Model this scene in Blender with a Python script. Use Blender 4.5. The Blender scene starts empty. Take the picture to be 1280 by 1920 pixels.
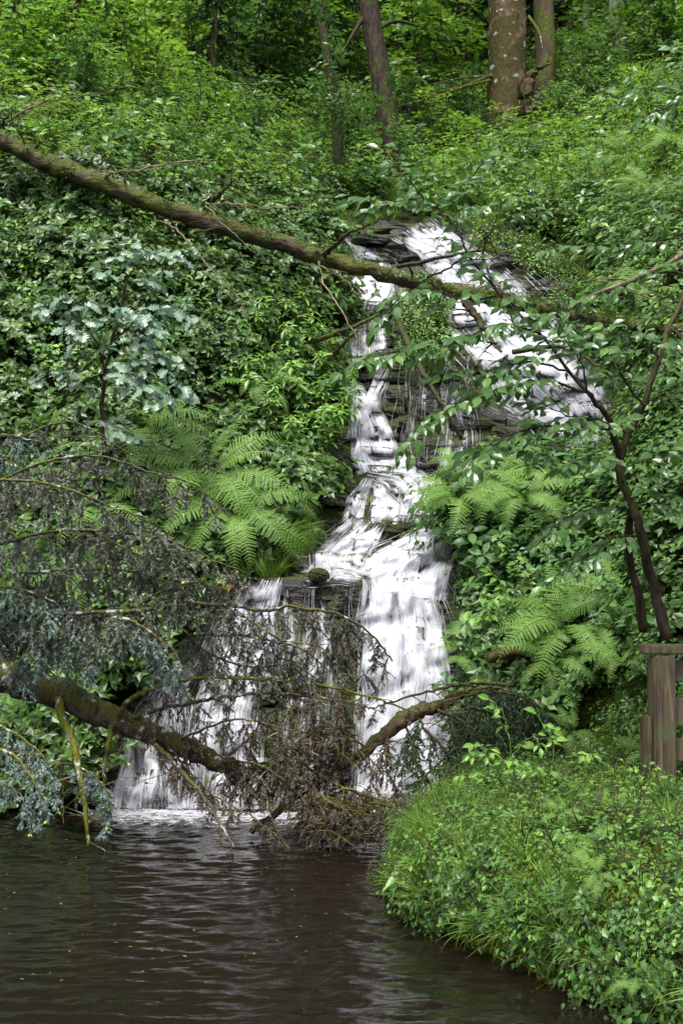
import bpy, math, random
import numpy as np
from mathutils import Vector, Matrix
from mathutils.bvhtree import BVHTree

random.seed(7)
rng = np.random.default_rng(7)
R = math.radians
scene = bpy.context.scene
COL = scene.collection

# ------------------------------------------------------------------ camera, sky, sun
F = 2400.0            # focal length in photograph pixels (1280 x 1920)
EYE = 1.7             # eye height over the pool
PITCH = math.atan(215 / F)
cam_data = bpy.data.cameras.new('camera')
cam = bpy.data.objects.new('camera', cam_data)
COL.objects.link(cam)
cam.location = (0, 0, EYE)
cam.rotation_euler = (R(90) + PITCH, 0, 0)
cam_data.sensor_fit = 'VERTICAL'
cam_data.sensor_height = 24.0
cam_data.lens = 24.0 * F / 1920
cam_data.clip_end = 500
scene.camera = cam

world = bpy.data.worlds.new('World')
scene.world = world
world.use_nodes = True
wn = world.node_tree.nodes
sky = wn.new('ShaderNodeTexSky')
sky.sky_type = 'NISHITA'
sky.sun_disc = False
SUN_EL, SUN_AZ = R(62), R(200)      # azimuth clockwise from +Y: behind the camera, a little left
sky.sun_elevation = SUN_EL
sky.sun_rotation = SUN_AZ
sky.dust_density = 4.0
sky.air_density = 1.0
sky.ozone_density = 1.2
wn['Background'].inputs['Strength'].default_value = 0.065
grey = wn.new('ShaderNodeHueSaturation'); grey.inputs['Saturation'].default_value = 0.5     # thin overcast
world.node_tree.links.new(sky.outputs[0], grey.inputs['Color'])
world.node_tree.links.new(grey.outputs[0], wn['Background'].inputs['Color'])

sun_data = bpy.data.lights.new('sun', 'SUN')
sun_data.energy = 1.5
sun_data.angle = R(14)
sun_data.color = (1.0, 0.97, 0.92)
sun = bpy.data.objects.new('sun', sun_data)
COL.objects.link(sun)
sd = Vector((math.sin(SUN_AZ) * math.cos(SUN_EL), math.cos(SUN_AZ) * math.cos(SUN_EL), math.sin(SUN_EL)))
sun.rotation_euler = (-sd).to_track_quat('-Z', 'Y').to_euler()
sun.location = (0, -5, 30)

DENOISE = True
scene.cycles.denoising_prefilter = 'ACCURATE'
scene.cycles.sample_clamp_indirect = 3.0
vs = scene.view_settings
vs.view_transform = 'Standard'
vs.look = 'None'
vs.exposure = 2.15
vs.gamma = 1
vs.use_curve_mapping = False
scene.cycles.max_bounces = 6
scene.cycles.transparent_max_bounces = 24
scene.cycles.use_denoising = DENOISE

# ------------------------------------------------------------------ pixel <-> world helpers
cp, sp = math.cos(PITCH), math.sin(PITCH)

def P(u, row, D):
    """point on the sight line of photograph pixel (u,row) at horizontal distance D"""
    v = (960 - row) / F
    dx, dy, dz = (u - 640) / F, cp - v * sp, sp + v * cp
    t = D / dy
    return np.array((dx * t, D, EYE + dz * t))

def project(x, y, z):
    f = y * cp + (z - EYE) * sp
    up = -y * sp + (z - EYE) * cp
    f = np.maximum(f, 0.05)
    return 640 + F * x / f, 960 - F * up / f

def hash2(i, j, s):
    n = (i * 374761393 + j * 668265263 + s * 974711) & 0xffffffff
    n = ((n ^ (n >> 13)) * 1274126177) & 0xffffffff
    return ((n ^ (n >> 16)) & 0xffff) / 65535.0

def noise(x, y, s=0):
    x = np.asarray(x, float); y = np.asarray(y, float)
    i = np.floor(x).astype(np.int64); j = np.floor(y).astype(np.int64)
    fx = x - i; fy = y - j
    fx = fx * fx * (3 - 2 * fx); fy = fy * fy * (3 - 2 * fy)
    a = hash2(i, j, s); b = hash2(i + 1, j, s); c = hash2(i, j + 1, s); d = hash2(i + 1, j + 1, s)
    return (a * (1 - fx) + b * fx) * (1 - fy) + (c * (1 - fx) + d * fx) * fy - 0.5

def fbm(x, y, s=0, o=3):
    t = 0; a = 1.0
    for k in range(o):
        t = t + a * noise(x * 2 ** k, y * 2 ** k, s + k); a *= 0.5
    return t

def poly_in(poly, u, v):
    u = np.asarray(u, float); v = np.asarray(v, float)
    ins = np.zeros(np.broadcast(u, v).shape, bool)
    n = len(poly)
    for k in range(n):
        x1, y1 = poly[k]; x2, y2 = poly[(k + 1) % n]
        c = ((y1 > v) != (y2 > v)) & (u < (x2 - x1) * (v - y1) / ((y2 - y1) or 1e-9) + x1)
        ins ^= c
    return ins

def poly_dist(poly, u, v):
    """signed distance, positive inside"""
    best = np.full(np.broadcast(u, v).shape, 1e9)
    n = len(poly)
    for k in range(n):
        x1, y1 = poly[k]; x2, y2 = poly[(k + 1) % n]
        dx, dy = x2 - x1, y2 - y1
        t = np.clip(((u - x1) * dx + (v - y1) * dy) / (dx * dx + dy * dy + 1e-12), 0, 1)
        best = np.minimum(best, np.hypot(u - x1 - t * dx, v - y1 - t * dy))
    return np.where(poly_in(poly, u, v), best, -best)

# ------------------------------------------------------------------ terrain
COLS = [
 (-420, [(1490,10.5),(1300,10.9),(1000,11.6),(800,12.3),(600,13.2),(400,14.6),(280,16.0),(200,18.5),(100,22),(0,28),(-60,36)]),
 (0,    [(1502,12.5),(1300,12.8),(1000,13.5),(800,14.1),(600,14.8),(400,15.8),(280,17.0),(200,19.5),(120,24),(50,30),(20,38)]),
 (200,  [(1512,12.3),(1300,12.7),(1000,13.5),(800,14.2),(600,14.9),(400,15.9),(310,17.2),(220,20.5),(140,25),(80,32),(50,40)]),
 (380,  [(1515,12.1),(1300,12.4),(1130,12.7),(1080,13.1),(940,13.8),(800,14.5),(600,15.3),(440,16.3),(350,18.2),(270,21.5),(190,27),(120,35),(100,41)]),
 (500,  [(1515,12.0),(1300,12.15),(1110,12.4),(1085,13.1),(1040,13.5),(900,14.4),(800,14.9),(600,15.8),(450,17.0),(400,18.6),(330,22),(250,28),(170,35),(130,42)]),
 (620,  [(1515,12.1),(1300,12.2),(1095,12.4),(1070,13.2),(1000,14.0),(900,14.7),(700,15.7),(560,16.7),(440,18.0),(418,19.6),(360,22),(290,27),(220,34),(170,42)]),
 (720,  [(1515,12.2),(1300,12.3),(1100,12.6),(1060,13.1),(1000,13.8),(960,14.5),(880,15.0),(700,15.8),(560,16.8),(450,18.0),(428,19.6),(380,21.5),(300,26),(230,32),(180,42)]),
 (840,  [(1510,12.3),(1300,12.4),(1120,12.8),(1050,13.2),(1000,13.6),(900,14.6),(700,15.8),(560,16.7),(450,18.0),(425,19.4),(380,21.3),(290,26),(210,32),(150,42)]),
 (930,  [(1508,11.8),(1300,12.1),(1200,12.3),(1050,12.8),(950,13.5),(860,14.7),(700,15.6),(560,16.6),(450,17.8),(410,19.4),(350,22),(270,27),(190,34),(130,42)]),
 (1060, [(1490,10.7),(1350,11.1),(1200,11.7),(1050,12.4),(930,13.2),(860,14.5),(700,15.3),(560,16.3),(450,17.6),(390,19.4),(320,23),(240,28),(160,35),(110,43)]),
 (1180, [(1480,10.2),(1300,10.8),(1100,11.6),(930,12.8),(780,14.2),(640,15.0),(500,16.1),(430,17.3),(370,19.0),(300,22),(220,27),(140,34),(90,43)]),
 (1300, [(1450,9.8),(1200,10.5),(1000,11.3),(800,12.3),(620,13.8),(480,15.2),(400,16.5),(310,19),(230,23),(140,29),(60,38)]),
 (1700, [(1430,8.6),(1200,9.2),(1000,9.9),(800,10.9),(620,12.2),(480,13.6),(400,15.0),(310,17),(230,20),(140,25),(40,34)]),
]
ca, cz = [], []
for u, pts in COLS:
    Ds, zs = [], []
    for row, D in pts:
        p = P(u, row, D); Ds.append(D); zs.append(p[2])
    Ds = [Ds[0] - 3.0, Ds[0] - 0.25] + Ds + [70.0, 160.0]
    zs = [-1.0, -0.6] + zs + [zs[-1] + 3.0, zs[-1] + 5.0]
    ca.append((u - 640) / F); cz.append((np.array(Ds), np.array(zs)))
ca = np.array(ca)

BANK = [(0.37,7.85),(0.42,8.5),(0.50,9.1),(0.62,9.7),(1.1,10.4),(1.9,10.9),(5,11.5),(16,12),(16,1.0),(3.6,1.0),(2.7,3.2),(1.95,4.7),(1.42,5.62),(1.05,6.25),(0.76,6.85),(0.50,7.35)]
ROCK = [(556,424),(640,452),(648,520),(632,600),(628,700),(604,800),(592,900),(566,980),(556,1050),(476,1092),(395,1150),(325,1250),(228,1350),(185,1540),
        (905,1540),(898,1400),(890,1250),(872,1150),(856,1030),(838,985),(930,900),(1010,900),(1195,850),(1195,800),(1150,700),(1120,640),(1095,590),(1130,560),(1100,500),(960,440),(900,418),(700,410),(600,412)]

def H0(x, y):
    y = np.asarray(y, float); x = np.asarray(x, float)
    a = x / np.maximum(y, 1.0)
    yw = y + 0.10 * fbm(x * 2.1 + 3, y * 0.6, 11) * np.clip((y - 11) / 2, 0, 1) + 0.5 * noise(x * .25, y * .15, 5) * np.clip((y - 17) / 8, 0, 1)
    zz = np.stack([np.interp(yw, D, z) for D, z in cz])
    k = np.clip(np.searchsorted(ca, a) - 1, 0, len(ca) - 2)
    t = np.clip((a - ca[k]) / (ca[k + 1] - ca[k]), 0, 1)
    t = t * t * (3 - 2 * t) * 0.5 + t * 0.5
    z0 = np.take_along_axis(zz, k[None], 0)[0]; z1 = np.take_along_axis(zz, (k + 1)[None], 0)[0]
    return z0 * (1 - t) + z1 * t

def Hz(x, y):
    x, y = np.broadcast_arrays(np.asarray(x, float), np.asarray(y, float))
    z = H0(x, y)
    u, v = project(x, y, z)
    d = poly_dist(ROCK, u, v)
    m = np.clip((d + 12) / 30, 0, 1) * (y < 22)
    # terraced ledges inside the stream bed
    st = 0.34
    q = z / st + 0.9 * fbm(x * 0.9, y * 0.7, 21) + 0.25 * noise(x * 4, y * 4, 3)
    fl = np.floor(q); fr = q - fl
    tz = z + (st * (fl + np.clip((fr - 0.62) / 0.38, 0, 1)) - st * q + st * 0.35) * 0.95
    tz = tz + 0.05 * fbm(x * 6, y * 6, 31)
    rough = z + 0.22 * fbm(x * 1.3, y * 1.3, 41) * np.clip((y - 10) / 3, 0, 1) + 0.04 * fbm(x * 5, y * 5, 43)
    zz = np.where(z > -0.3, tz * m + rough * (1 - m), z)
    # low foreground bank
    bd = poly_dist(BANK, x, y)
    rise = 0.37 + 0.03 * np.clip(x - 1, 0, 6) + 0.04 * np.clip(y - 8.2, 0, 3) * np.clip(x / 2, 0, 1) + 0.20 * fbm(x * 1.5, y * 1.5, 51)
    b = -0.6 + (rise + 0.6) * np.clip((bd + 0.05) / 0.22, 0, 1) ** 0.6
    b = b + 0.05 * noise(x * 5, y * 5, 53) * (bd > -0.1)
    return np.where(bd > -0.25, np.maximum(zz, b), zz)

def grid_axis(pieces):
    out = [pieces[0][0]]
    for a0, a1, st in pieces:
        n = max(1, int(round((a1 - a0) / st)))
        out += list(a0 + (a1 - a0) * (np.arange(n) + 1) / n)
    return np.array(out)

AX = grid_axis([(-1.6,-0.5,.06),(-0.5,-0.2,.012),(-0.2,0.225,.0028),(0.225,0.42,.008),(0.42,1.8,.06)])
DY = grid_axis([(1.0,4.5,.25),(4.5,9.5,.06),(9.5,11.9,.1),(11.9,13.3,.018),(13.3,20,.04),(20,34,.35),(34,70,1.5),(70,160,10)])
GA, GD = np.meshgrid(AX, DY)
GX, GY = GA * GD, GD
GZ = Hz(GX, GY)
nA, nD = len(AX), len(DY)
GV = np.stack([GX, GY, GZ], -1).reshape(-1, 3)
ii = (np.arange(nD - 1)[:, None] * nA + np.arange(nA - 1)[None]).reshape(-1)
GQ = np.stack([ii, ii + 1, ii + nA + 1, ii + nA], -1)
cen = GV[GQ].mean(1)
cu, cv = project(cen[:, 0], cen[:, 1], cen[:, 2])
q_rock = (poly_dist(ROCK, cu, cv) > -14) & (cen[:, 1] > 11.5) & (cen[:, 1] < 20.2)

# ------------------------------------------------------------------ mesh + node helpers
def mesh_np(name, verts, faces, mats=(), midx=None, smooth=False):
    """faces: int array (n,3) or (n,4), or list of both kinds of arrays"""
    me = bpy.data.meshes.new(name)
    fs = faces if isinstance(faces, list) else [faces]
    fs = [f for f in fs if len(f)]
    verts = np.asarray(verts, np.float32)
    nl = sum(f.size for f in fs); nf = sum(len(f) for f in fs)
    me.vertices.add(len(verts)); me.vertices.foreach_set('co', verts.ravel())
    me.loops.add(nl); me.loops.foreach_set('vertex_index', np.concatenate([f.ravel() for f in fs]).astype(np.int32))
    me.polygons.add(nf)
    tot = np.concatenate([np.full(len(f), f.shape[1]) for f in fs]).astype(np.int32)
    me.polygons.foreach_set('loop_start', (np.cumsum(tot) - tot).astype(np.int32))
    me.polygons.foreach_set('loop_total', tot)
    if midx is not None: me.polygons.foreach_set('material_index', np.asarray(midx, np.int32))
    me.polygons.foreach_set('use_smooth', np.full(nf, bool(smooth)))
    for m in mats: me.materials.append(m)
    me.update(calc_edges=True); me.validate()
    return me

class Geo:
    def __init__(s): s.v = []; s.f = []; s.m = []; s.n = 0
    def add(s, v, f, m=0):
        v = np.asarray(v, float); f = np.asarray(f, int)
        if len(v) == 0: return
        s.v.append(v); s.f.append(f + s.n); s.m.append(np.full(len(f), m)); s.n += len(v)
    def addgeo(s, g, M=None, m=None):
        for v, f, mm in zip(g.v, g.f, g.m):
            pass
        V = np.concatenate(g.v)
        if M is not None: V = V @ np.array(M)[:3, :3].T + np.array(M)[:3, 3]
        n0 = 0
        for v, f, mm in zip(g.v, g.f, g.m):
            s.f.append(f + s.n); s.m.append(mm if m is None else np.full(len(f), m))
        s.v.append(V); s.n += len(V)
    def mesh(s, name, mats, smooth=False):
        tri = [f for f in s.f if f.shape[1] == 3]; quad = [f for f in s.f if f.shape[1] == 4]
        mt = [m for f, m in zip(s.f, s.m) if f.shape[1] == 3]; mq = [m for f, m in zip(s.f, s.m) if f.shape[1] == 4]
        fs = []; ms = []
        if tri: fs.append(np.concatenate(tri)); ms += mt
        if quad: fs.append(np.concatenate(quad)); ms += mq
        return mesh_np(name, np.concatenate(s.v), fs, mats, np.concatenate(ms), smooth)

def obj(name, me, parent=None, loc=None, label=None, cat=None, group=None, kind=None):
    o = bpy.data.objects.new(name, me); COL.objects.link(o)
    if parent is not None: o.parent = parent
    if loc is not None: o.location = loc
    tag(o, label, cat, group, kind)
    return o

def tag(o, label=None, cat=None, group=None, kind=None):
    if label: o['label'] = label
    if cat: o['category'] = cat
    if group: o['group'] = group
    if kind: o['kind'] = kind

def thing(name, label, cat, loc=(0, 0, 0), group=None):
    o = bpy.data.objects.new(name, None); COL.objects.link(o)
    o.empty_display_size = 0.1
    o.location = loc; tag(o, label, cat, group)
    return o

UPZ = np.array((0, 0, 1.0))
def nrm(a): return a / np.maximum(np.linalg.norm(a, axis=-1, keepdims=True), 1e-9)

def tube(pts, rad, sides=6, jit=0.0, seed=0):
    pts = np.asarray(pts, float); n = len(pts)
    rad = np.broadcast_to(np.asarray(rad, float), (n,))
    t = np.gradient(pts, axis=0); t = nrm(t)
    ref = np.array((0, 0, 1.0)) if abs(t[:, 2]).mean() < 0.8 else np.array((0, 1.0, 0))
    a = nrm(np.cross(t, ref)); b = np.cross(t, a)
    th = np.arange(sides) / sides * 2 * math.pi
    rr = rad[:, None] * np.ones((n, sides))
    if jit:
        r2 = np.random.default_rng(seed); rr = rr * (1 + jit * (r2.random((n, sides)) - .5))
    v = pts[:, None] + rr[..., None] * (np.cos(th)[None, :, None] * a[:, None] + np.sin(th)[None, :, None] * b[:, None])
    v = v.reshape(-1, 3)
    i = np.arange(n - 1)[:, None] * sides; j = np.arange(sides)[None]; j2 = (j + 1) % sides
    f = np.stack([i + j, i + sides + j, i + sides + j2, i + j2], -1).reshape(-1, 4)
    v = np.concatenate([v, pts[:1] , pts[-1:]])
    c0 = np.stack([np.full(sides, n * sides), j[0], j2[0]], -1)
    c1 = np.stack([np.full(sides, n * sides + 1), (n - 1) * sides + j2[0], (n - 1) * sides + j[0]], -1)
    return v, f, np.concatenate([c0, c1])

def add_tube(g, pts, rad, sides=6, m=0, jit=0.0, seed=0):
    v, f, c = tube(pts, rad, sides, jit, seed)
    base = g.n
    g.v.append(v); g.f.append(f + base); g.m.append(np.full(len(f), m))
    g.f.append(c + base); g.m.append(np.full(len(c), m)); g.n += len(v)

def smooth_path(pts, n):
    """Catmull-Rom through control points, n samples"""
    pts = np.asarray(pts, float)
    p = np.concatenate([2 * pts[:1] - pts[1:2], pts, 2 * pts[-1:] - pts[-2:-1]])
    t = np.linspace(0, len(pts) - 1 - 1e-6, n); k = t.astype(int); f = (t - k)[:, None]
    a, b, c, d = p[k], p[k + 1], p[k + 2], p[k + 3]
    return 0.5 * (2 * b + (c - a) * f + (2 * a - 5 * b + 4 * c - d) * f ** 2 + (3 * b - a - 3 * c + d) * f ** 3)

# leaf templates: (along, side, up) + triangles
def T(v, f): return np.array(v, float), np.array(f, int)
LEAF4 = T([(0,0,0),(.42,.5,.05),(.42,-.5,.05),(.5,0,-.02),(1,0,-.12)], [(0,3,1),(0,2,3),(1,3,4),(3,2,4)])
LEAF8 = T([(0,0,0),(.22,.36,.05),(.22,-.36,.05),(.25,0,0),(.55,.5,.05),(.55,-.5,.05),(.58,0,-.03),(.85,.24,-.06),(.85,-.24,-.06),(1.02,0,-.17)],
          [(0,3,1),(0,2,3),(1,3,6),(1,6,4),(3,2,6),(2,5,6),(4,6,7),(6,5,8),(6,9,7),(6,8,9)])
OAKL = T([(0,0,0),(.25,0,0),(.5,0,.0),(.75,0,-.04),(1,0,-.12),(.12,.12,0),(.24,.3,.04),(.32,.16,.0),(.46,.46,.05),(.54,.22,0),(.7,.46,.02),(.76,.22,-.02),(.92,.26,-.08),
          (.12,-.12,0),(.24,-.3,.04),(.32,-.16,0),(.46,-.46,.05),(.54,-.22,0),(.7,-.46,.02),(.76,-.22,-.02),(.92,-.26,-.08)],
         [(0,1,5),(5,1,6),(6,1,7),(7,1,2),(7,2,8),(8,2,9),(9,2,3),(9,3,10),(10,3,11),(11,3,12),(12,3,4),
          (0,13,1),(13,14,1),(14,15,1),(15,2,1),(15,16,2),(16,17,2),(17,3,2),(17,18,3),(18,19,3),(19,20,3),(20,4,3)])
BLADE = T([(0,.5,0),(0,-.5,0),(.35,.45,.0),(.35,-.45,.0),(.7,.3,-.0),(.7,-.3,-.0),(1,0,0)], [(0,1,3),(0,3,2),(2,3,5),(2,5,4),(4,5,6)])
NEED = T([(0,.5,0),(0,-.5,0),(1,0,0)], [(0,1,2)])

def leaves(g, base, along, up, L, W, tpl, m=0, roll=0.0):
    base = np.asarray(base, float)
    if len(base) == 0: return
    tv, tf = tpl
    n = len(base)
    along = nrm(np.broadcast_to(np.asarray(along, float), (n, 3)))
    up = np.broadcast_to(np.asarray(up, float), (n, 3))
    side = nrm(np.cross(up, along) + 1e-6)
    nn = np.cross(along, side)
    L = np.broadcast_to(np.asarray(L, float), (n,))[:, None, None]; W = np.broadcast_to(np.asarray(W, float), (n,))[:, None, None]
    v = base[:, None] + L * (tv[None, :, 0:1] * along[:, None] + W * tv[None, :, 1:2] * side[:, None] + tv[None, :, 2:3] * nn[:, None])
    k = len(tv)
    f = (np.arange(n)[:, None, None] * k + tf[None]).reshape(-1, 3)
    g.add(v.reshape(-1, 3), f, m)

# ------------------------------------------------------------------ materials
def new_mat(name):
    m = bpy.data.materials.new(name); m.use_nodes = True
    nt = m.node_tree
    return m, nt, nt.nodes, nt.links, nt.nodes['Principled BSDF'], nt.nodes['Material Output']

def ramp(nodes, stops):
    r = nodes.new('ShaderNodeValToRGB')
    e = r.color_ramp.elements
    while len(e) < len(stops): e.new(0.5)
    for k, (p, c) in enumerate(stops):
        e[k].position = p; e[k].color = (*c, 1)
    return r

def mathn(nt, op, a, b=None):
    n = nt.nodes.new('ShaderNodeMath'); n.operation = op
    for k, s in enumerate((a, b)):
        if s is None: continue
        if isinstance(s, (int, float)): n.inputs[k].default_value = s
        else: nt.links.new(s, n.inputs[k])
    return n.outputs[0]

def leaf_mat(name, stops, rough=0.4, trans=0.3, spec=0.5, coh=False):
    m, nt, N, L, B, out = new_mat(name)
    oi = N.new('ShaderNodeObjectInfo'); ge = N.new('ShaderNodeNewGeometry')
    mix = mathn(nt, 'MULTIPLY', oi.outputs['Random'], 0.45)
    mix = mathn(nt, 'ADD', mix, mathn(nt, 'MULTIPLY', ge.outputs['Random Per Island'], 0.55))
    if coh:   # tone changes along the bough, not from needle to needle
        nz = N.new('ShaderNodeTexNoise'); nz.inputs['Scale'].default_value = 7; nz.inputs['Detail'].default_value = 3; L.new(ge.outputs['Position'], nz.inputs['Vector'])
        mix = mathn(nt, 'ADD', mathn(nt, 'MULTIPLY', mathn(nt, 'SUBTRACT', nz.outputs[0], .32), 2.0), mathn(nt, 'MULTIPLY', ge.outputs['Random Per Island'], .25))
    rp = ramp(N, stops); L.new(mix, rp.inputs[0])
    L.new(rp.outputs[0], B.inputs['Base Color'])
    B.inputs['Roughness'].default_value = rough
    B.inputs['Specular IOR Level'].default_value = spec
    tr = N.new('ShaderNodeBsdfTranslucent')
    hs = N.new('ShaderNodeHueSaturation'); hs.inputs['Hue'].default_value = 0.485; hs.inputs['Value'].default_value = 1.75
    hs.inputs['Saturation'].default_value = 1.05
    L.new(rp.outputs[0], hs.inputs['Color']); L.new(hs.outputs[0], tr.inputs['Color'])
    ms = N.new('ShaderNodeMixShader'); ms.inputs[0].default_value = trans
    L.new(B.outputs[0], ms.inputs[1]); L.new(tr.outputs[0], ms.inputs[2]); L.new(ms.outputs[0], out.inputs['Surface'])
    return m

def bark_mat(name, c1, c2, moss=0.4, mosscol=(.07, .085, .015), scale=8, rough=0.7, lichen=0.0, stretch=(1, 1, .25)):
    m, nt, N, L, B, out = new_mat(name)
    tc = N.new('ShaderNodeTexCoord'); mp = N.new('ShaderNodeMapping'); mp.inputs['Scale'].default_value = stretch
    L.new(tc.outputs['Object'], mp.inputs[0])
    n1 = N.new('ShaderNodeTexNoise'); n1.inputs['Scale'].default_value = scale * 2.5; n1.inputs['Detail'].default_value = 8
    L.new(mp.outputs[0], n1.inputs['Vector'])
    rp = ramp(N, [(.3, c1), (.7, c2)]); L.new(n1.outputs[0], rp.inputs[0])
    n2 = N.new('ShaderNodeTexNoise'); n2.inputs['Scale'].default_value = scale * .45; n2.inputs['Detail'].default_value = 6
    L.new(tc.outputs['Object'], n2.inputs['Vector'])
    ge = N.new('ShaderNodeNewGeometry'); sx = N.new('ShaderNodeSeparateXYZ'); L.new(ge.outputs['Normal'], sx.inputs[0])
    up = mathn(nt, 'MULTIPLY', sx.outputs[2], 0.22)
    k = mathn(nt, 'ADD', n2.outputs[0], up)
    r2 = ramp(N, [(max(0, .62 - moss * .35), (0, 0, 0)), (max(.04, .68 - moss * .35), (1, 1, 1))]); L.new(k, r2.inputs[0])
    n3 = N.new('ShaderNodeTexNoise'); n3.inputs['Scale'].default_value = scale * 8
    L.new(tc.outputs['Object'], n3.inputs['Vector'])
    mc = ramp(N, [(.35, tuple(x * .55 for x in mosscol)), (.65, tuple(x * 1.5 for x in mosscol))]); L.new(n3.outputs[0], mc.inputs[0])
    mx = N.new('ShaderNodeMix'); mx.data_type = 'RGBA'
    L.new(r2.outputs[0], mx.inputs[0]); L.new(rp.outputs[0], mx.inputs[6]); L.new(mc.outputs[0], mx.inputs[7])
    col = mx.outputs[2]
    if lichen:
        n4 = N.new('ShaderNodeTexNoise'); n4.inputs['Scale'].default_value = scale * .9; n4.inputs['Detail'].default_value = 5
        mp2 = N.new('ShaderNodeMapping'); mp2.inputs['Location'].default_value = (3, 7, 1); L.new(tc.outputs['Object'], mp2.inputs[0]); L.new(mp2.outputs[0], n4.inputs['Vector'])
        r4 = ramp(N, [(.62 - lichen * .2, (0, 0, 0)), (.66 - lichen * .2, (1, 1, 1))]); L.new(n4.outputs[0], r4.inputs[0])
        m4 = N.new('ShaderNodeMix'); m4.data_type = 'RGBA'; m4.inputs[7].default_value = (.33, .34, .33, 1)
        L.new(r4.outputs[0], m4.inputs[0]); L.new(col, m4.inputs[6]); col = m4.outputs[2]
    L.new(col, B.inputs['Base Color']); B.inputs['Roughness'].default_value = rough; B.inputs['Specular IOR Level'].default_value = .18
    bp = N.new('ShaderNodeBump'); bp.inputs['Strength'].default_value = .9; bp.inputs['Distance'].default_value = .045
    L.new(n1.outputs[0], bp.inputs['Height']); L.new(bp.outputs[0], B.inputs['Normal'])
    return m

# ------------------------------------------------------------------ ground and rock
def ground_mat():
    m, nt, N, L, B, out = new_mat('forest soil')
    tc = N.new('ShaderNodeTexCoord')
    n1 = N.new('ShaderNodeTexNoise'); n1.inputs['Scale'].default_value = 3; n1.inputs['Detail'].default_value = 10
    L.new(tc.outputs['Object'], n1.inputs['Vector'])
    rp = ramp(N, [(.3, (.007, .006, .004)), (.5, (.016, .013, .006)), (.62, (.016, .022, .006)), (.8, (.035, .022, .010))])
    L.new(n1.outputs[0], rp.inputs[0]); L.new(rp.outputs[0], B.inputs['Base Color'])
    B.inputs['Roughness'].default_value = .9; B.inputs['Specular IOR Level'].default_value = .12
    n2 = N.new('ShaderNodeTexNoise'); n2.inputs['Scale'].default_value = 25; n2.inputs['Detail'].default_value = 6
    L.new(tc.outputs['Object'], n2.inputs['Vector'])
    bp = N.new('ShaderNodeBump'); bp.inputs['Strength'].default_value = 1; bp.inputs['Distance'].default_value = .03
    L.new(n2.outputs[0], bp.inputs['Height']); L.new(bp.outputs[0], B.inputs['Normal'])
    return m

def rock_mat(name, moss=0.5):
    m, nt, N, L, B, out = new_mat(name)
    tc = N.new('ShaderNodeTexCoord'); ge = N.new('ShaderNodeNewGeometry')
    mp = N.new('ShaderNodeMapping'); mp.inputs['Scale'].default_value = (1, 1, 3.2)
    L.new(ge.outputs['Position'], mp.inputs[0])
    n1 = N.new('ShaderNodeTexNoise'); n1.inputs['Scale'].default_value = 5; n1.inputs['Detail'].default_value = 10; n1.inputs['Roughness'].default_value = .65
    L.new(mp.outputs[0], n1.inputs['Vector'])
    rp = ramp(N, [(.3, (.003, .003, .003)), (.55, (.011, .010, .009)), (.75, (.030, .025, .021))]); L.new(n1.outputs[0], rp.inputs[0])
    n2 = N.new('ShaderNodeTexNoise'); n2.inputs['Scale'].default_value = 2.2; n2.inputs['Detail'].default_value = 7
    L.new(ge.outputs['Position'], n2.inputs['Vector'])
    sx = N.new('ShaderNodeSeparateXYZ'); L.new(ge.outputs['Normal'], sx.inputs[0])
    k = mathn(nt, 'ADD', n2.outputs[0], mathn(nt, 'MULTIPLY', sx.outputs[2], .14))
    r2 = ramp(N, [(.72 - .3 * moss, (0, 0, 0)), (.80 - .3 * moss, (1, 1, 1))]); L.new(k, r2.inputs[0])
    n3 = N.new('ShaderNodeTexNoise'); n3.inputs['Scale'].default_value = 45; n3.inputs['Detail'].default_value = 4; L.new(ge.outputs['Position'], n3.inputs['Vector'])
    mc = ramp(N, [(.35, (.009, .013, .003)), (.7, (.05, .064, .011))]); L.new(n3.outputs[0], mc.inputs[0])
    mx = N.new('ShaderNodeMix'); mx.data_type = 'RGBA'
    L.new(r2.outputs[0], mx.inputs[0]); L.new(rp.outputs[0], mx.inputs[6]); L.new(mc.outputs[0], mx.inputs[7])
    L.new(mx.outputs[2], B.inputs['Base Color'])
    B.inputs['Specular IOR Level'].default_value = .3
    rr = mathn(nt, 'ADD', mathn(nt, 'MULTIPLY', r2.outputs[0], .5), .2); L.new(rr, B.inputs['Roughness'])
    bp = N.new('ShaderNodeBump'); bp.inputs['Strength'].default_value = 1; bp.inputs['Distance'].default_value = .035
    hh = mathn(nt, 'ADD', n1.outputs[0], mathn(nt, 'MULTIPLY', n3.outputs[0], .35))
    L.new(hh, bp.inputs['Height']); L.new(bp.outputs[0], B.inputs['Normal'])
    return m

SOIL = ground_mat(); ROCKM = rock_mat('wet layered rock', .72); MOSSROCK = rock_mat('mossy wet rock', .95)
ground = obj('ground', mesh_np('ground', GV, GQ[~q_rock], [SOIL], smooth=True), kind='structure', label='wooded ravine slopes, low grassy bank and forest floor')
rock = obj('rock_face', mesh_np('rock_face', GV, GQ[q_rock], [ROCKM], smooth=False), kind='structure', label='stepped dark wet rock bed under the waterfall')

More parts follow.
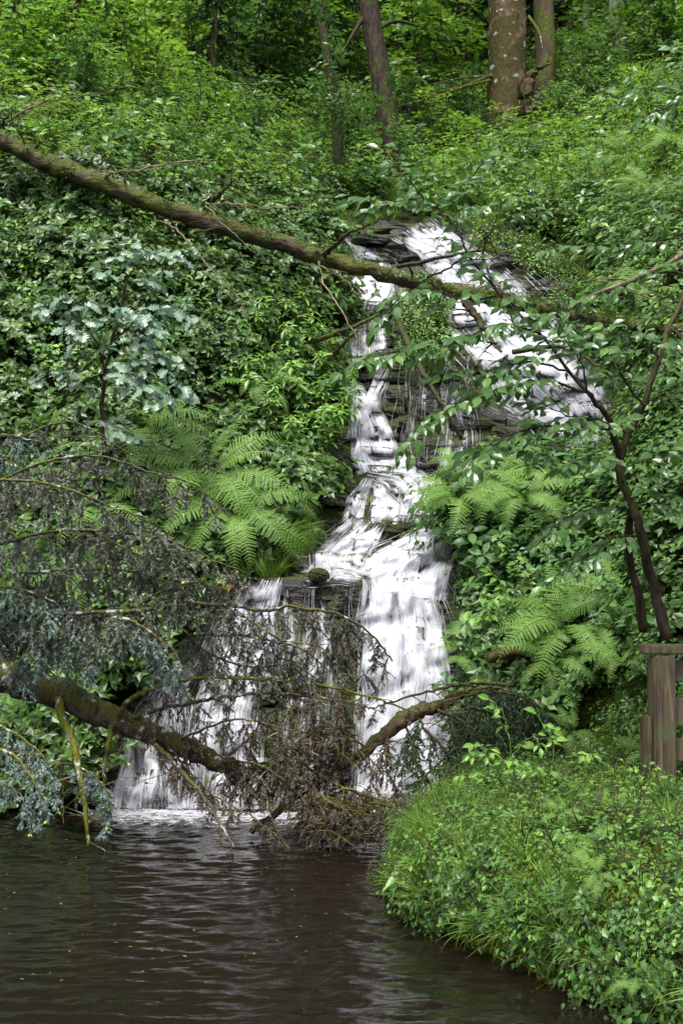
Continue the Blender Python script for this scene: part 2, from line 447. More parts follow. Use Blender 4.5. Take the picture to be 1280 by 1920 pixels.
# stone meshes: slabs with broken corners
def stone_mesh(name, seed, mat, flat=True):
    r = np.random.default_rng(seed)
    n = 5 if flat else 6
    u = np.linspace(-1, 1, n); vv = []; idx = {}; fs = []
    def vid(p):
        k = tuple(np.round(p, 4))
        if k not in idx: idx[k] = len(vv); vv.append(p)
        return idx[k]
    for ax in range(3):
        for s in (-1, 1):
            for i in range(n - 1):
                for j in range(n - 1):
                    q = []
                    for (a, b) in ((i, j), (i + 1, j), (i + 1, j + 1), (i, j + 1)):
                        p = np.zeros(3); p[ax] = s; p[(ax + 1) % 3] = u[a]; p[(ax + 2) % 3] = u[b]; q.append(vid(p))
                    fs.append(q if s > 0 else q[::-1])
    v = np.array(vv)
    e = 0.28 if flat else 0.62
    sph = nrm(v) * 1.25
    v = v * (1 - e) + sph * e
    v += 0.16 * (r.random(v.shape) - .5) + 0.12 * np.stack([noise(v[:, 1] * 1.5 + seed, v[:, 2] * 1.5, seed + k) for k in range(3)], -1)
    v[:, 0] *= 1 + 0.25 * v[:, 1] * (r.random() - .5)
    return mesh_np(name, v, np.array(fs), [mat], smooth=False)

SLABS = [stone_mesh('stone_slab', k, ROCKM) for k in range(6)]
MSLABS = [stone_mesh('mossy_slab', k + 20, MOSSROCK) for k in range(4)]
BOULD = [stone_mesh('boulder_shape', k + 40, ROCKM, False) for k in range(4)]
MBOULD = [stone_mesh('mossy_boulder_shape', k + 60, MOSSROCK, False) for k in range(3)]

bvh_g = BVHTree.FromPolygons([tuple(p) for p in GV.tolist()], GQ.tolist())
EYEV = Vector((0, 0, EYE))
def ray(u, row, tree=None):
    d = Vector(P(u, row, 10.0)) - EYEV
    h = (tree or bvh_g).ray_cast(EYEV, d.normalized(), 300)
    return (h[0], h[1]) if h[0] is not None else (None, None)

stone_polys_v = []; stone_polys_f = []; sn = 0
def place_stone(me, loc, size, rz, tilt=(0, 0), parent=rock, name='stone', **k):
    global sn
    o = obj(name, me, parent, loc, **k)
    o.scale = size; o.rotation_euler = (tilt[0], tilt[1], rz)
    M = np.array(Matrix.LocRotScale(Vector(loc), o.rotation_euler, Vector(size)))
    co = np.empty(len(me.vertices) * 3, np.float32); me.vertices.foreach_get('co', co); co = co.reshape(-1, 3)
    stone_polys_v.append(co @ M[:3, :3].T + M[:3, 3])
    fi = np.empty(len(me.polygons) * 4, np.int32); me.polygons.foreach_get('vertices', fi) if False else None
    for p in me.polygons: stone_polys_f.append([sn + i for i in p.vertices])
    sn += len(co)
    return o

# ledge stones across the stream bed
cnt = 0
for row in range(440, 1500, 27):
    for u in range(200, 1160, 34):
        uu = u + random.uniform(-16, 16); rr = row + random.uniform(-12, 12)
        if poly_dist(ROCK, np.array([uu]), np.array([rr]))[0] < 4: continue
        if random.random() < (.30 if rr < 1110 else .12) or (uu > 950 and rr > 840): continue
        h, n = ray(uu, rr)
        if h is None: continue
        w = random.uniform(.11, .28) * (h.y / 15); t = random.uniform(.05, .11); d = random.uniform(.14, .26)
        big = rr > 1110
        if big: w *= random.uniform(.6, 1.1); d *= .9
        me = random.choice(MSLABS if random.random() < (.38 if rr > 600 else .2) else SLABS)
        place_stone(me, (h.x, h.y + d * (.55 if not big else .62), h.z + random.uniform(-.05, .02)), (w, d, t * (1.6 if big else 1)), random.uniform(-.5, .5), (random.uniform(-.15, .1), random.uniform(-.12, .12)))
        cnt += 1
# single stones the photograph shows
for (u, row, w, h_, me) in [(735,994,.17,.10,MBOULD[1]),(700,1025,.16,.09,BOULD[1]),(735,745,.20,.13,BOULD[0]),(640,880,.30,.10,MSLABS[0]),(655,915,.26,.09,MSLABS[1]),
        (800,770,.20,.13,MSLABS[2]),(830,840,.24,.14,MSLABS[3]),(655,1125,.17,.20,MBOULD[2]),(560,1120,.25,.15,BOULD[2]),(700,450,.35,.07,MSLABS[1]),(835,1090,.16,.14,BOULD[3]),(840,1180,.16,.2,BOULD[0]),
        (850,1240,.15,.18,BOULD[1]),(700,580,.22,.1,MSLABS[0]),(770,720,.18,.15,BOULD[2]),(510,1115,.14,.12,MBOULD[1]),(990,520,.3,.06,SLABS[1]),(1040,545,.3,.07,SLABS[2]),(960,480,.3,.05,SLABS[3]),(840,1030,.14,.1,BOULD[1])]:
    hh, n = ray(u, row + 6)
    if hh is None: continue
    place_stone(me, (hh.x, hh.y + w * .4, hh.z + h_ * .35), (w, w * .8, h_), random.uniform(-.6, .6))
print('stones', cnt)
allv = GV.tolist() + np.concatenate(stone_polys_v).tolist()
allf = GQ.tolist() + [[i + len(GV) for i in f] for f in stone_polys_f]
bvh_all = BVHTree.FromPolygons(allv, allf)

# ------------------------------------------------------------------ pool
def water_mat():
    m, nt, N, L, B, out = new_mat('dark peaty pool water')
    ge = N.new('ShaderNodeNewGeometry')
    B.inputs['Base Color'].default_value = (.0065, .0046, .0031, 1)
    B.inputs['Roughness'].default_value = .04; B.inputs['IOR'].default_value = 1.33
    # foam where the falls land
    sx = N.new('ShaderNodeSeparateXYZ'); L.new(ge.outputs['Position'], sx.inputs[0])
    mp = N.new('ShaderNodeMapping'); mp.inputs['Scale'].default_value = (1, 2.2, 1); L.new(ge.outputs['Position'], mp.inputs[0])
    n1 = N.new('ShaderNodeTexNoise'); n1.inputs['Scale'].default_value = 7; n1.inputs['Detail'].default_value = 8; n1.inputs['Roughness'].default_value = .7
    L.new(mp.outputs[0], n1.inputs['Vector'])
    mr = N.new('ShaderNodeMapRange'); mr.inputs[1].default_value = 10.3; mr.inputs[2].default_value = 12.1; mr.inputs[3].default_value = -.14; mr.inputs[4].default_value = .22
    L.new(sx.outputs[1], mr.inputs[0])
    k = mathn(nt, 'ADD', n1.outputs[0], mr.outputs[0])
    r = ramp(N, [(.56, (0, 0, 0)), (.72, (1, 1, 1))]); L.new(k, r.inputs[0])
    lim = N.new('ShaderNodeMapRange'); lim.inputs[1].default_value = 1.4; lim.inputs[2].default_value = 1.0; L.new(sx.outputs[0], lim.inputs[0])
    liml = N.new('ShaderNodeMapRange'); liml.inputs[1].default_value = -2.3; liml.inputs[2].default_value = -1.7; L.new(sx.outputs[0], liml.inputs[0])
    k2 = mathn(nt, 'MULTIPLY', mathn(nt, 'MULTIPLY', mathn(nt, 'MULTIPLY', r.outputs[0], lim.outputs[0]), liml.outputs[0]), .55)
    fo = N.new('ShaderNodeBsdfDiffuse'); fo.inputs['Color'].default_value = (.6, .6, .63, 1)
    ms = N.new('ShaderNodeMixShader'); L.new(k2, ms.inputs[0]); L.new(B.outputs[0], ms.inputs[1]); L.new(fo.outputs[0], ms.inputs[2]); L.new(ms.outputs[0], out.inputs['Surface'])
    mp2 = N.new('ShaderNodeMapping'); mp2.inputs['Scale'].default_value = (1, 2.6, 1); L.new(ge.outputs['Position'], mp2.inputs[0])
    n2 = N.new('ShaderNodeTexNoise'); n2.inputs['Scale'].default_value = 9; n2.inputs['Detail'].default_value = 3; L.new(mp2.outputs[0], n2.inputs['Vector'])
    bp = N.new('ShaderNodeBump'); bp.inputs['Strength'].default_value = .55; bp.inputs['Distance'].default_value = .006
    L.new(n2.outputs[0], bp.inputs['Height']); L.new(bp.outputs[0], B.inputs['Normal'])
    return m
WATER = water_mat()
wx = grid_axis([(-14,-3.2,.5),(-3.2,2.0,.035),(2.0,10,.5)]); wy = grid_axis([(-10,4.6,.6),(4.6,12.9,.022)])
WX, WY = np.meshgrid(wx, wy)
wr = np.random.default_rng(3)
WZ = np.zeros_like(WX)
amp = 1.05 + 0.8 * np.clip((WY - 6) / 6, 0, 1)
for k in range(26):
    th = wr.normal(0, .42) + math.pi / 2; lam = 0.07 * (5.5 ** wr.random()) ; kk = 2 * math.pi / lam
    ph = wr.random() * 6.28
    mod = 1.0 + 1.2 * noise(WX * .8 + k * 7, WY * .8, k)
    WZ += lam * .0052 * mod * np.sin(kk * (math.cos(th) * WX + math.sin(th) * WY) + ph + 2.2 * noise(WX * 1.1, WY * 1.1, k + 50))
WZ *= amp * (WY > 4.5) * (np.abs(WX + .6) < 2.7)
wv = np.stack([WX, WY, WZ], -1).reshape(-1, 3); nX = len(wx)
wi = (np.arange(len(wy) - 1)[:, None] * nX + np.arange(nX - 1)[None]).reshape(-1)
obj('pool_water', mesh_np('pool_water', wv, np.stack([wi, wi + 1, wi + nX + 1, wi + nX], -1), [WATER], smooth=True), kind='structure', label='dark brown rippled pool below the falls')

# ------------------------------------------------------------------ waterfall
def fall_mat(name, col, tr):
    m, nt, N, L, B, out = new_mat(name)
    B.inputs['Base Color'].default_value = (*col, 1); B.inputs['Roughness'].default_value = .35
    t = N.new('ShaderNodeBsdfTranslucent'); t.inputs['Color'].default_value = (*col, 1)
    ms = N.new('ShaderNodeMixShader'); ms.inputs[0].default_value = tr
    L.new(B.outputs[0], ms.inputs[1]); L.new(t.outputs[0], ms.inputs[2])
    tp = N.new('ShaderNodeBsdfTransparent'); m2 = N.new('ShaderNodeMixShader'); m2.inputs[0].default_value = .36
    L.new(ms.outputs[0], m2.inputs[1]); L.new(tp.outputs[0], m2.inputs[2]); L.new(m2.outputs[0], out.inputs['Surface'])
    return m
def veil_mat(name):
    m, nt, N, L, B, out = new_mat(name)
    B.inputs['Base Color'].default_value = (.74, .75, .80, 1); B.inputs['Roughness'].default_value = .3
    at = N.new('ShaderNodeAttribute'); at.attribute_name = 'flow'
    mp = N.new('ShaderNodeMapping'); mp.inputs['Scale'].default_value = (75, 2.6, 1); L.new(at.outputs['Vector'], mp.inputs[0])
    n1 = N.new('ShaderNodeTexNoise'); n1.noise_dimensions = '2D'; n1.inputs['Scale'].default_value = 1; n1.inputs['Detail'].default_value = 5; n1.inputs['Roughness'].default_value = .6; n1.inputs['Distortion'].default_value = .35
    L.new(mp.outputs[0], n1.inputs['Vector'])
    mp2 = N.new('ShaderNodeMapping'); mp2.inputs['Scale'].default_value = (9, 1.6, 1); L.new(at.outputs['Vector'], mp2.inputs[0])
    n2 = N.new('ShaderNodeTexNoise'); n2.noise_dimensions = '2D'; n2.inputs['Scale'].default_value = 1; n2.inputs['Detail'].default_value = 4
    L.new(mp2.outputs[0], n2.inputs['Vector'])
    a2 = N.new('ShaderNodeAttribute'); a2.attribute_name = 'body'
    k = mathn(nt, 'ADD', mathn(nt, 'MULTIPLY', n1.outputs[0], 1.15), mathn(nt, 'MULTIPLY', n2.outputs[0], 2.1))
    k = mathn(nt, 'ADD', k, a2.outputs['Fac'])
    mr = N.new('ShaderNodeMapRange'); mr.interpolation_type = 'SMOOTHSTEP'; mr.inputs[1].default_value = 1.27; mr.inputs[2].default_value = 2.16; mr.inputs[4].default_value = .96; L.new(k, mr.inputs[0])
    t = N.new('ShaderNodeBsdfTranslucent'); t.inputs['Color'].default_value = (.85, .86, .92, 1)
    ms = N.new('ShaderNodeMixShader'); ms.inputs[0].default_value = .35; L.new(B.outputs[0], ms.inputs[1]); L.new(t.outputs[0], ms.inputs[2])
    tp = N.new('ShaderNodeBsdfTransparent'); m2 = N.new('ShaderNodeMixShader'); L.new(mr.outputs[0], m2.inputs[0]); L.new(tp.outputs[0], m2.inputs[1]); L.new(ms.outputs[0], m2.inputs[2])
    L.new(m2.outputs[0], out.inputs['Surface'])
    bp = N.new('ShaderNodeBump'); bp.inputs['Strength'].default_value = .5; bp.inputs['Distance'].default_value = .01; L.new(n1.outputs[0], bp.inputs['Height']); L.new(bp.outputs[0], B.inputs['Normal'])
    return m
VEIL = veil_mat('silky water veil')
FALL = fall_mat('white falling water', (.66, .67, .73), .35)
# visible-surface lookup over the stream bed, used to drape the water on the real rock
su = np.arange(150, 1200, 4.0); sr = np.arange(410, 1545, 4.0)
SD = np.full((len(sr), len(su), 3), np.nan); 
for j, row in enumerate(sr):
    for i, u in enumerate(su):
        d = (Vector(P(u, row, 10.0)) - EYEV).normalized()
        h = bvh_all.ray_cast(EYEV, d, 60)
        if h[0] is not None:
            q = h[0]
            if q.z < 0: q = EYEV + d * (EYE / -d.z) if d.z < 0 else q
            SD[j, i] = q
def surf(u, row):
    fi = np.clip((u - su[0]) / 4, 0, len(su) - 1.001); fj = np.clip((row - sr[0]) / 4, 0, len(sr) - 1.001)
    i = fi.astype(int); j = fj.astype(int)
    a = (fi - i)[..., None]; b = (fj - j)[..., None]
    return (SD[j, i] * (1 - a) + SD[j, i + 1] * a) * (1 - b) + (SD[j + 1, i] * (1 - a) + SD[j + 1, i + 1] * a) * b

def stream(name, guide, n, wmin, wmax, length, seed, label, off=.03, wob=6, lat=1.0, edge=1.0, holes=0.0, fill=.12, gap=(15., 46.), body=0.0):
    """guide: (u,row,halfwidth). n strands of water along it"""
    r = np.random.default_rng(seed)
    gp = np.array(guide, float)
    seg = np.hypot(np.diff(gp[:, 0]), np.diff(gp[:, 1])); s = np.concatenate([[0], np.cumsum(seg)]); tot = s[-1]
    n_full = n; n = int(n * .45); wmax *= .45; wmin *= .8
    K = 26
    ln = length[0] + (length[1] - length[0]) * r.random(n); ln = np.minimum(ln, tot)
    st = r.random(n) * (tot - ln * .5) - ln * .25
    tt = st[:, None] + ln[:, None] * np.linspace(0, 1, K)[None]
    ttc = np.clip(tt, 0, tot)
    gu = np.interp(ttc, s, gp[:, 0]); gr = np.interp(ttc, s, gp[:, 1]); gw = np.interp(ttc, s, gp[:, 2])
    # direction across the flow
    du = np.gradient(gp[:, 0]); dr = np.gradient(gp[:, 1])
    nu = np.interp(ttc, s, -dr / np.hypot(du, dr)); nr_ = np.interp(ttc, s, du / np.hypot(du, dr))
    q = np.sign(r.random(n) - .5) * r.random(n) ** edge
    q = np.where(r.random(n) < .28, r.normal(0, .62, n), q)
    if holes:
        keep = (noise(q * 3.1 + seed, st / 90., seed) + .5) > holes
        q = q[keep]; tt = tt[keep]; ttc = ttc[keep]; gu = gu[keep]; gr = gr[keep]; gw = gw[keep]; nu = nu[keep]; nr_ = nr_[keep]; ln = ln[keep]; n = len(q)
    lateral = q[:, None] * gw * lat + wob * noise(q[:, None] * 4 + seed, ttc / 38., seed + 5) * 1.6 + r.normal(0, .5, (n, 1))
    U = gu + nu * lateral; Rr = gr + nr_ * lateral * .35
    Pm = surf(U, Rr)
    # keep the paths continuous: fall from lips, never run inside the rock
    for _ in range(2):
        Pm[:, 1:-1] = (Pm[:, :-2] + 2 * Pm[:, 1:-1] + Pm[:, 2:]) / 4
    Nv = np.array((0, -.8, .6))
    Pm = Pm + (off * (.35 + r.random((n, 1, 1)))) * Nv
    Pm[..., 2] = np.maximum(Pm[..., 2], .004)
    tan = nrm(np.gradient(Pm, axis=1))
    side = nrm(np.cross(tan, Nv))
    w = wmin * (wmax / wmin) ** (r.random(n) ** 1.6)
    prof = np.sin(np.linspace(0.02, 1, K) ** .8 * math.pi * .985) ** .6
    fld = fbm(U / gap[0], Rr / gap[1], seed + 13, 3) + .5 + fill
    wd = w[:, None] * prof[None] * (.7 + .6 * (noise(ttc / 11., q[:, None] * 50, seed + 9) + .5)) * np.clip(fld * 2.6 - .55, 0, 1.15)
    A = Pm - side * wd[..., None] * .5; Bv = Pm + side * wd[..., None] * .5
    good = np.isfinite(Pm).all((1, 2)) & (np.linalg.norm(np.diff(Pm, axis=1), axis=-1).max(1) < .75)
    A, Bv = A[good], Bv[good]; n = len(A)
    V = np.stack([A, Bv], 2).reshape(-1, 3)
    b = (np.arange(n)[:, None] * K + np.arange(K - 1)[None]) * 2
    f = np.stack([b, b + 1, b + 3, b + 2], -1).reshape(-1, 4)
    # drops thrown off the flow
    gd = Geo(); gd.add(V, f); nd = int(n * 1.6); pi = r.integers(0, n, nd); pk = r.integers(2, K - 1, nd)
    pd = (A[pi, pk] + Bv[pi, pk]) / 2 + r.normal(0, .045, (nd, 3)) * (1, .5, 1) + np.array((0, -.04, .02)); pd[:, 2] = np.maximum(pd[:, 2], .01)
    leaves(gd, pd, nrm(r.normal(0, .3, (nd, 3)) - UPZ), r.normal(size=(nd, 3)), r.uniform(.006, .020, nd), .3, LEAF4)
    fl = [np.zeros((gd.n, 3))]; bd = [np.zeros(gd.n)]
    # veils: continuous sheets of water draped over the rock and thrown clear at the lips
    dens = np.clip((n_full / max(tot * gp[:, 2].mean(), 1)) * 22, .2, 1.6)
    for lay in range(3):
        ns, nq = max(6, int(tot / 4)), 34
        S, Q = np.meshgrid(np.linspace(0, tot, ns), np.linspace(-1.12, 1.12, nq), indexing='ij')
        cu_ = np.interp(S, s, gp[:, 0]); cr_ = np.interp(S, s, gp[:, 1]); cw = np.interp(S, s, gp[:, 2]); au = np.interp(S, s, -dr / np.hypot(du, dr)); ar = np.interp(S, s, du / np.hypot(du, dr))
        lt = Q * cw + 9 * noise(Q * 2.5 + seed + lay * 5, S / 42., seed + lay)
        X = surf(cu_ + au * lt, cr_ + ar * lt * .35)
        for _ in range(2): X[1:-1] = (X[:-2] + 2 * X[1:-1] + X[2:]) / 4
        X = X + Nv * (off * (.25 + .45 * lay) + .03 * fbm(Q * 5 + lay * 9, S / 28., seed + lay, 2)[..., None])
        X[..., 2] = np.maximum(X[..., 2], .003)
        sc = X[..., 1] / F
        flow = np.stack([Q * gp[:, 2].mean() * sc + seed * 3.7 + lay * 1.3, S * sc * 1.25 + lay * 2.1 + seed, 0 * S], -1)
        fade = -.85 * np.clip((np.abs(Q) - .62) / .5, 0, 1) ** 1.4 - .7 * np.clip(1 - S / 22., 0, 1) - .35 * np.clip(1 - (tot - S) / 18., 0, 1) * (cr_ < 1490)
        fade = fade + .22 * (dens - .85) + body + .35 * fbm(Q * 1.8 + seed, S / 60., seed + 3, 2) - .10 * lay
        ok = np.isfinite(X).all(-1); Xf = np.where(ok[..., None], X, 0).reshape(-1, 3)
        jump = np.linalg.norm(np.diff(X, axis=0), axis=-1)[:, :-1] > .5
        b0 = (np.arange(ns - 1)[:, None] * nq + np.arange(nq - 1)[None])
        good_ = ok[:-1, :-1] & ok[1:, 1:] & ok[1:, :-1] & ok[:-1, 1:] & ~jump
        b0 = b0[good_]
        if len(b0):
            gd.add(Xf, np.stack([b0, b0 + 1, b0 + nq + 1, b0 + nq], -1), 1); fl.append(flow.reshape(-1, 3)); bd.append(fade.ravel())
    me = gd.mesh(name, [FALL, VEIL], True)
    a_ = me.attributes.new('flow', 'FLOAT_VECTOR', 'POINT'); a_.data.foreach_set('vector', np.concatenate(fl).astype(np.float32).ravel())
    a_ = me.attributes.new('body', 'FLOAT', 'POINT'); a_.data.foreach_set('value', np.concatenate(bd).astype(np.float32))
    return obj(name, me, kind='structure', label=label)
    return obj(name, mesh_np(name, V, f, [FALL], smooth=True), kind='structure', label=label)

LF = 'white water of the '
stream('waterfall', [(770,430,70),(820,462,60),(870,505,75),(905,560,90),(925,600,110),(985,660,115),(1030,730,125),(1085,790,80),(1100,845,70)], 2300, .003, .022, (40,150), 1, LF + 'wide upper right fall', body=.06)
stream('waterfall', [(640,455,16),(690,500,42),(700,545,52),(690,572,45)], 420, .003, .016, (30,80), 2, LF + 'small upper left ledge', body=.2)
stream('waterfall', [(690,560,55),(680,620,50),(690,690,45)], 230, .003, .009, (40,110), 3, 'thin veil of water over the dark upper left step', wob=3, holes=.35, body=-.12)
stream('waterfall', [(645,700,12),(668,740,22),(690,790,38),(700,850,52),(715,885,60)], 520, .003, .013, (25,90), 4, LF + 'narrow left cascade', body=.02)
stream('waterfall', [(720,690,14),(700,740,14),(692,790,28)], 120, .003, .013, (30,70), 5, 'short side trickle joining the left cascade')
stream('waterfall', [(690,890,60),(740,900,110),(760,925,110)], 190, .003, .010, (18,50), 6, 'broken water spreading over the middle ledge', wob=3)
stream('waterfall', [(690,900,10),(672,940,20),(660,985,24)], 150, .003, .015, (30,80), 7, LF + 'leftmost middle spout')
stream('waterfall', [(706,920,12),(725,950,28),(722,985,32)], 110, .003, .010, (30,60), 8, 'thin split spout behind the mossy stone')
stream('waterfall', [(795,900,45),(795,930,50),(790,965,50),(780,985,45)], 300, .003, .011, (22,60), 9, 'curtain of thin water right of the mossy stone', wob=3)
stream('waterfall', [(690,980,50),(660,1010,60),(625,1045,60),(630,1070,60)], 420, .003, .014, (25,90), 10, 'broken water running to the left ledge', wob=9, holes=.2)
stream('waterfall', [(860,985,16),(800,1010,34),(740,1050,55),(690,1085,55)], 560, .003, .022, (60,170), 11, LF + 'curved chute above the main drop', body=.3)
stream('waterfall', [(830,1000,45),(790,1060,62),(762,1120,75)], 520, .003, .020, (50,150), 12, LF + 'chute beside the right bank', body=.25)
stream('waterfall', [(560,1078,55),(640,1075,50),(690,1090,30)], 170, .004, .012, (30,90), 13, 'sheet of water running along the ledge lip', wob=3)
stream('waterfall', [(738,1085,60),(748,1140,72),(758,1220,82),(762,1330,90),(766,1430,98),(770,1512,108)], 2300, .003, .014, (50,260), 14, LF + 'tall main drop', edge=1.0, fill=.1, gap=(16., 150.), body=.10)
stream('waterfall', [(860,1340,22),(868,1430,24),(872,1510,26)], 80, .003, .012, (60,150), 15, 'thin right edge of the main drop')
stream('waterfall', [(495,1090,35),(470,1150,50),(455,1230,66),(430,1330,75),(420,1430,85),(415,1518,95)], 900, .003, .012, (60,260), 16, LF + 'left curtain seen through spruce boughs', holes=.35, fill=-.02, gap=(17., 170.), body=-.02)
stream('waterfall', [(400,1160,14),(365,1230,26),(310,1310,40),(265,1400,45),(245,1518,52)], 420, .003, .012, (60,220), 17, LF + 'far left slide', holes=.25, fill=0, gap=(15., 130.), body=-.05)
stream('waterfall', [(575,1110,60),(575,1200,62),(570,1330,70),(565,1430,80),(560,1515,85)], 230, .003, .008, (50,180), 18, 'thin trickles between the left curtain and main drop', holes=.45, body=-.12)
stream('waterfall', [(518,1085,8),(508,1110,10),(500,1140,14)], 60, .004, .015, (25,50), 19, 'small spout over the left ledge corner')
stream('waterfall', [(325,1300,30),(330,1400,40),(330,1518,50)], 200, .003, .010, (60,200), 20, 'water sliding under the fallen spruce', holes=.3, body=-.25)

stream('waterfall', [(775,600,22),(778,690,26),(770,790,30),(765,870,36)], 150, .003, .008, (30,90), 21, 'thin trickles down the mossy rock between the two upper falls', holes=.3, body=-.40)
stream('waterfall', [(860,650,24),(850,730,32),(860,810,40),(850,890,46)], 170, .003, .009, (30,90), 22, 'thin trickles under the left edge of the wide upper fall', holes=.3, body=-.34)
# foam and spray where the falls meet the pool
g = Geo(); r = np.random.default_rng(5)
n = 1100
fu = np.concatenate([r.uniform(225, 540, 750), r.uniform(640, 890, 350)])
fy = 12.12 - np.abs(r.normal(0, .5, n)); fx = (fu - 640) / F * fy
th = r.uniform(0, 6.28, n); s_ = .006 + .022 * r.random(n) ** 2
base = np.stack([fx, fy, .006 + .004 * r.random(n)], -1)
leaves(g, base, np.stack([np.ones(n), .35 * r.normal(size=n), 0 * th], -1), (0, 0, 1), s_ * 2.6, .45, LEAF4)
nb = 3200; bu = np.concatenate([r.uniform(185, 540, 2000), r.uniform(660, 880, 1200)])
by = 12.1 - r.random(nb) * .45
base = np.stack([(bu - 640) / F * by, by, .01 + .26 * r.random(nb) ** 2.6], -1)
leaves(g, base, r.normal(size=(nb, 3)), r.normal(size=(nb, 3)), .009, .7, LEAF4)
obj('foam', g.mesh('foam', [FALL]), kind='stuff', label='white foam and spray where the falls hit the pool')

# ================================================================== VEGETATION
G_MID = leaf_mat('mid green leaf', [(0, (.020, .06, .014)), (.35, (.045, .12, .022)), (.7, (.075, .16, .045)), (1, (.16, .26, .045))], .42, .3, spec=.45)
G_BRIGHT = leaf_mat('fresh green leaf', [(0, (.05, .13, .018)), (.5, (.11, .235, .03)), (1, (.20, .33, .06))], .42, .3, spec=.45)
G_DARK = leaf_mat('dark bramble leaf', [(0, (.017, .045, .008)), (.5, (.042, .10, .015)), (1, (.10, .18, .028))], .42, .24, spec=.45)
G_BLUE = leaf_mat('blue green oak leaf', [(0, (.07, .13, .08)), (.5, (.12, .20, .13)), (1, (.20, .29, .20))], .42, .2, spec=.6)
G_BROAD = leaf_mat('glossy broad leaf', [(0, (.026, .07, .014)), (.55, (.05, .12, .025)), (.85, (.08, .17, .035)), (1, (.16, .29, .03))], .34, .32, spec=.55)
G_FERN = leaf_mat('fern frond green', [(0, (.07, .15, .028)), (.5, (.13, .25, .045)), (1, (.20, .34, .075))], .5, .38, spec=.3)
G_GRASS = leaf_mat('grass blade', [(0, (.05, .12, .015)), (.5, (.10, .20, .025)), (.85, (.17, .27, .05)), (1, (.30, .28, .12))], .5, .35, spec=.3)
G_MOSS = leaf_mat('yellow green moss', [(0, (.05, .07, .008)), (.5, (.11, .14, .015)), (1, (.19, .22, .03))], .8, .2, spec=.1)
NEEDLE = leaf_mat('grey green spruce needles', [(0, (.040, .048, .034)), (.5, (.095, .105, .076)), (1, (.21, .22, .175))], .45, .1, coh=True)
NEEDLE_D = leaf_mat('dead brown needles', [(0, (.035, .028, .018)), (.5, (.085, .060, .040)), (.8, (.10, .095, .065)), (1, (.17, .11, .07))], .6, .1, coh=True)
NEEDLE_B = leaf_mat('blue green spruce needles', [(0, (.07, .11, .09)), (.5, (.14, .20, .17)), (1, (.26, .34, .30))], .45, .1, coh=True)
CONIF = leaf_mat('dark spruce foliage', [(0, (.010, .028, .010)), (.5, (.022, .055, .018)), (1, (.045, .095, .028))], .5, .12)
BUD = leaf_mat('pale new shoots', [(0, (.22, .36, .03)), (1, (.35, .48, .06))], .5, .35)
DEADLF = leaf_mat('rust brown dead leaf', [(0, (.10, .04, .012)), (1, (.25, .12, .04))], .6, .3)
TWIG = bark_mat('dark twig bark', (.016, .012, .009), (.055, .042, .032), moss=.05, scale=12)
STEM = leaf_mat('green stem', [(0, (.05, .10, .02)), (1, (.12, .16, .04))], .5, .1)
PALETWIG = bark_mat('dry pale twig', (.10, .075, .05), (.26, .20, .14), moss=.1, scale=12)
BARK_DARK = bark_mat('dark wet bark', (.010, .007, .004), (.052, .036, .023), moss=.22, mosscol=(.032, .038, .008), scale=7)
BARK_LOG = bark_mat('fallen log bark', (.012, .009, .005), (.070, .052, .030), moss=.62, mosscol=(.045, .052, .008), scale=6, stretch=(.3, 1, 1))
BARK_MOSSY = bark_mat('mossy branch bark', (.035, .025, .018), (.12, .095, .07), moss=.85, mosscol=(.10, .105, .012), scale=13, lichen=.12)
BARK_SPR = bark_mat('spruce branch bark', (.022, .017, .015), (.10, .08, .072), moss=.2, mosscol=(.09, .09, .012), scale=13, lichen=.15)
BARK_THIN = bark_mat('thin trunk bark', (.008, .006, .004), (.036, .026, .017), moss=.55, mosscol=(.028, .030, .006), scale=6)
BARK_BIG = bark_mat('pale patched trunk bark', (.075, .046, .028), (.21, .145, .095), moss=.62, mosscol=(.05, .042, .010), scale=5.5, lichen=.04, stretch=(1, 1, .4))
BARK_PALE = bark_mat('grey beech bark', (.15, .14, .125), (.30, .28, .25), moss=.25, scale=3)
BARK_FAR = bark_mat('brown far trunk bark', (.035, .024, .015), (.11, .075, .048), moss=.35, scale=3)

UPV = np.array((0, 0, 1.0))
def rdir(r, n, zlo=-.3, zhi=.3):
    t = r.uniform(0, 6.283, n)
    return nrm(np.stack([np.cos(t), np.sin(t), r.uniform(zlo, zhi, n)], -1))

# ---- small sprigs used by the ground cover (nobody could count it)
def sprig_trifoliate(seed, mats=(G_DARK, TWIG)):
    r = np.random.default_rng(seed); g = Geo()
    for s in range(3):
        t = r.uniform(0, 6.28); d = np.array((math.cos(t), math.sin(t), 0))
        k = np.linspace(0, 1, 6); L = r.uniform(.28, .42)
        pts = d * (k * L)[:, None] + UPV * (.22 * np.sin(k * 2.2))[:, None] + r.normal(0, .01, (6, 3))
        add_tube(g, pts, .0025, 3, 1)
        for q in np.linspace(.25, 1, 6):
            b = pts[int(q * 5)]
            a = nrm(d * .3 + rdir(r, 1, 0, .5)[0]); up = nrm(UPV + .5 * d + r.normal(0, .25, 3)); sd = np.cross(up, a)
            e = b + a * .04
            dirs = np.stack([a, nrm(a * .35 + sd), nrm(a * .35 - sd)])
            leaves(g, np.repeat(e[None], 3, 0), dirs, up, np.array((.10, .082, .082)) * r.uniform(.7, 1.1), .62, LEAF4)
    return g.mesh('bramble_sprig', mats)

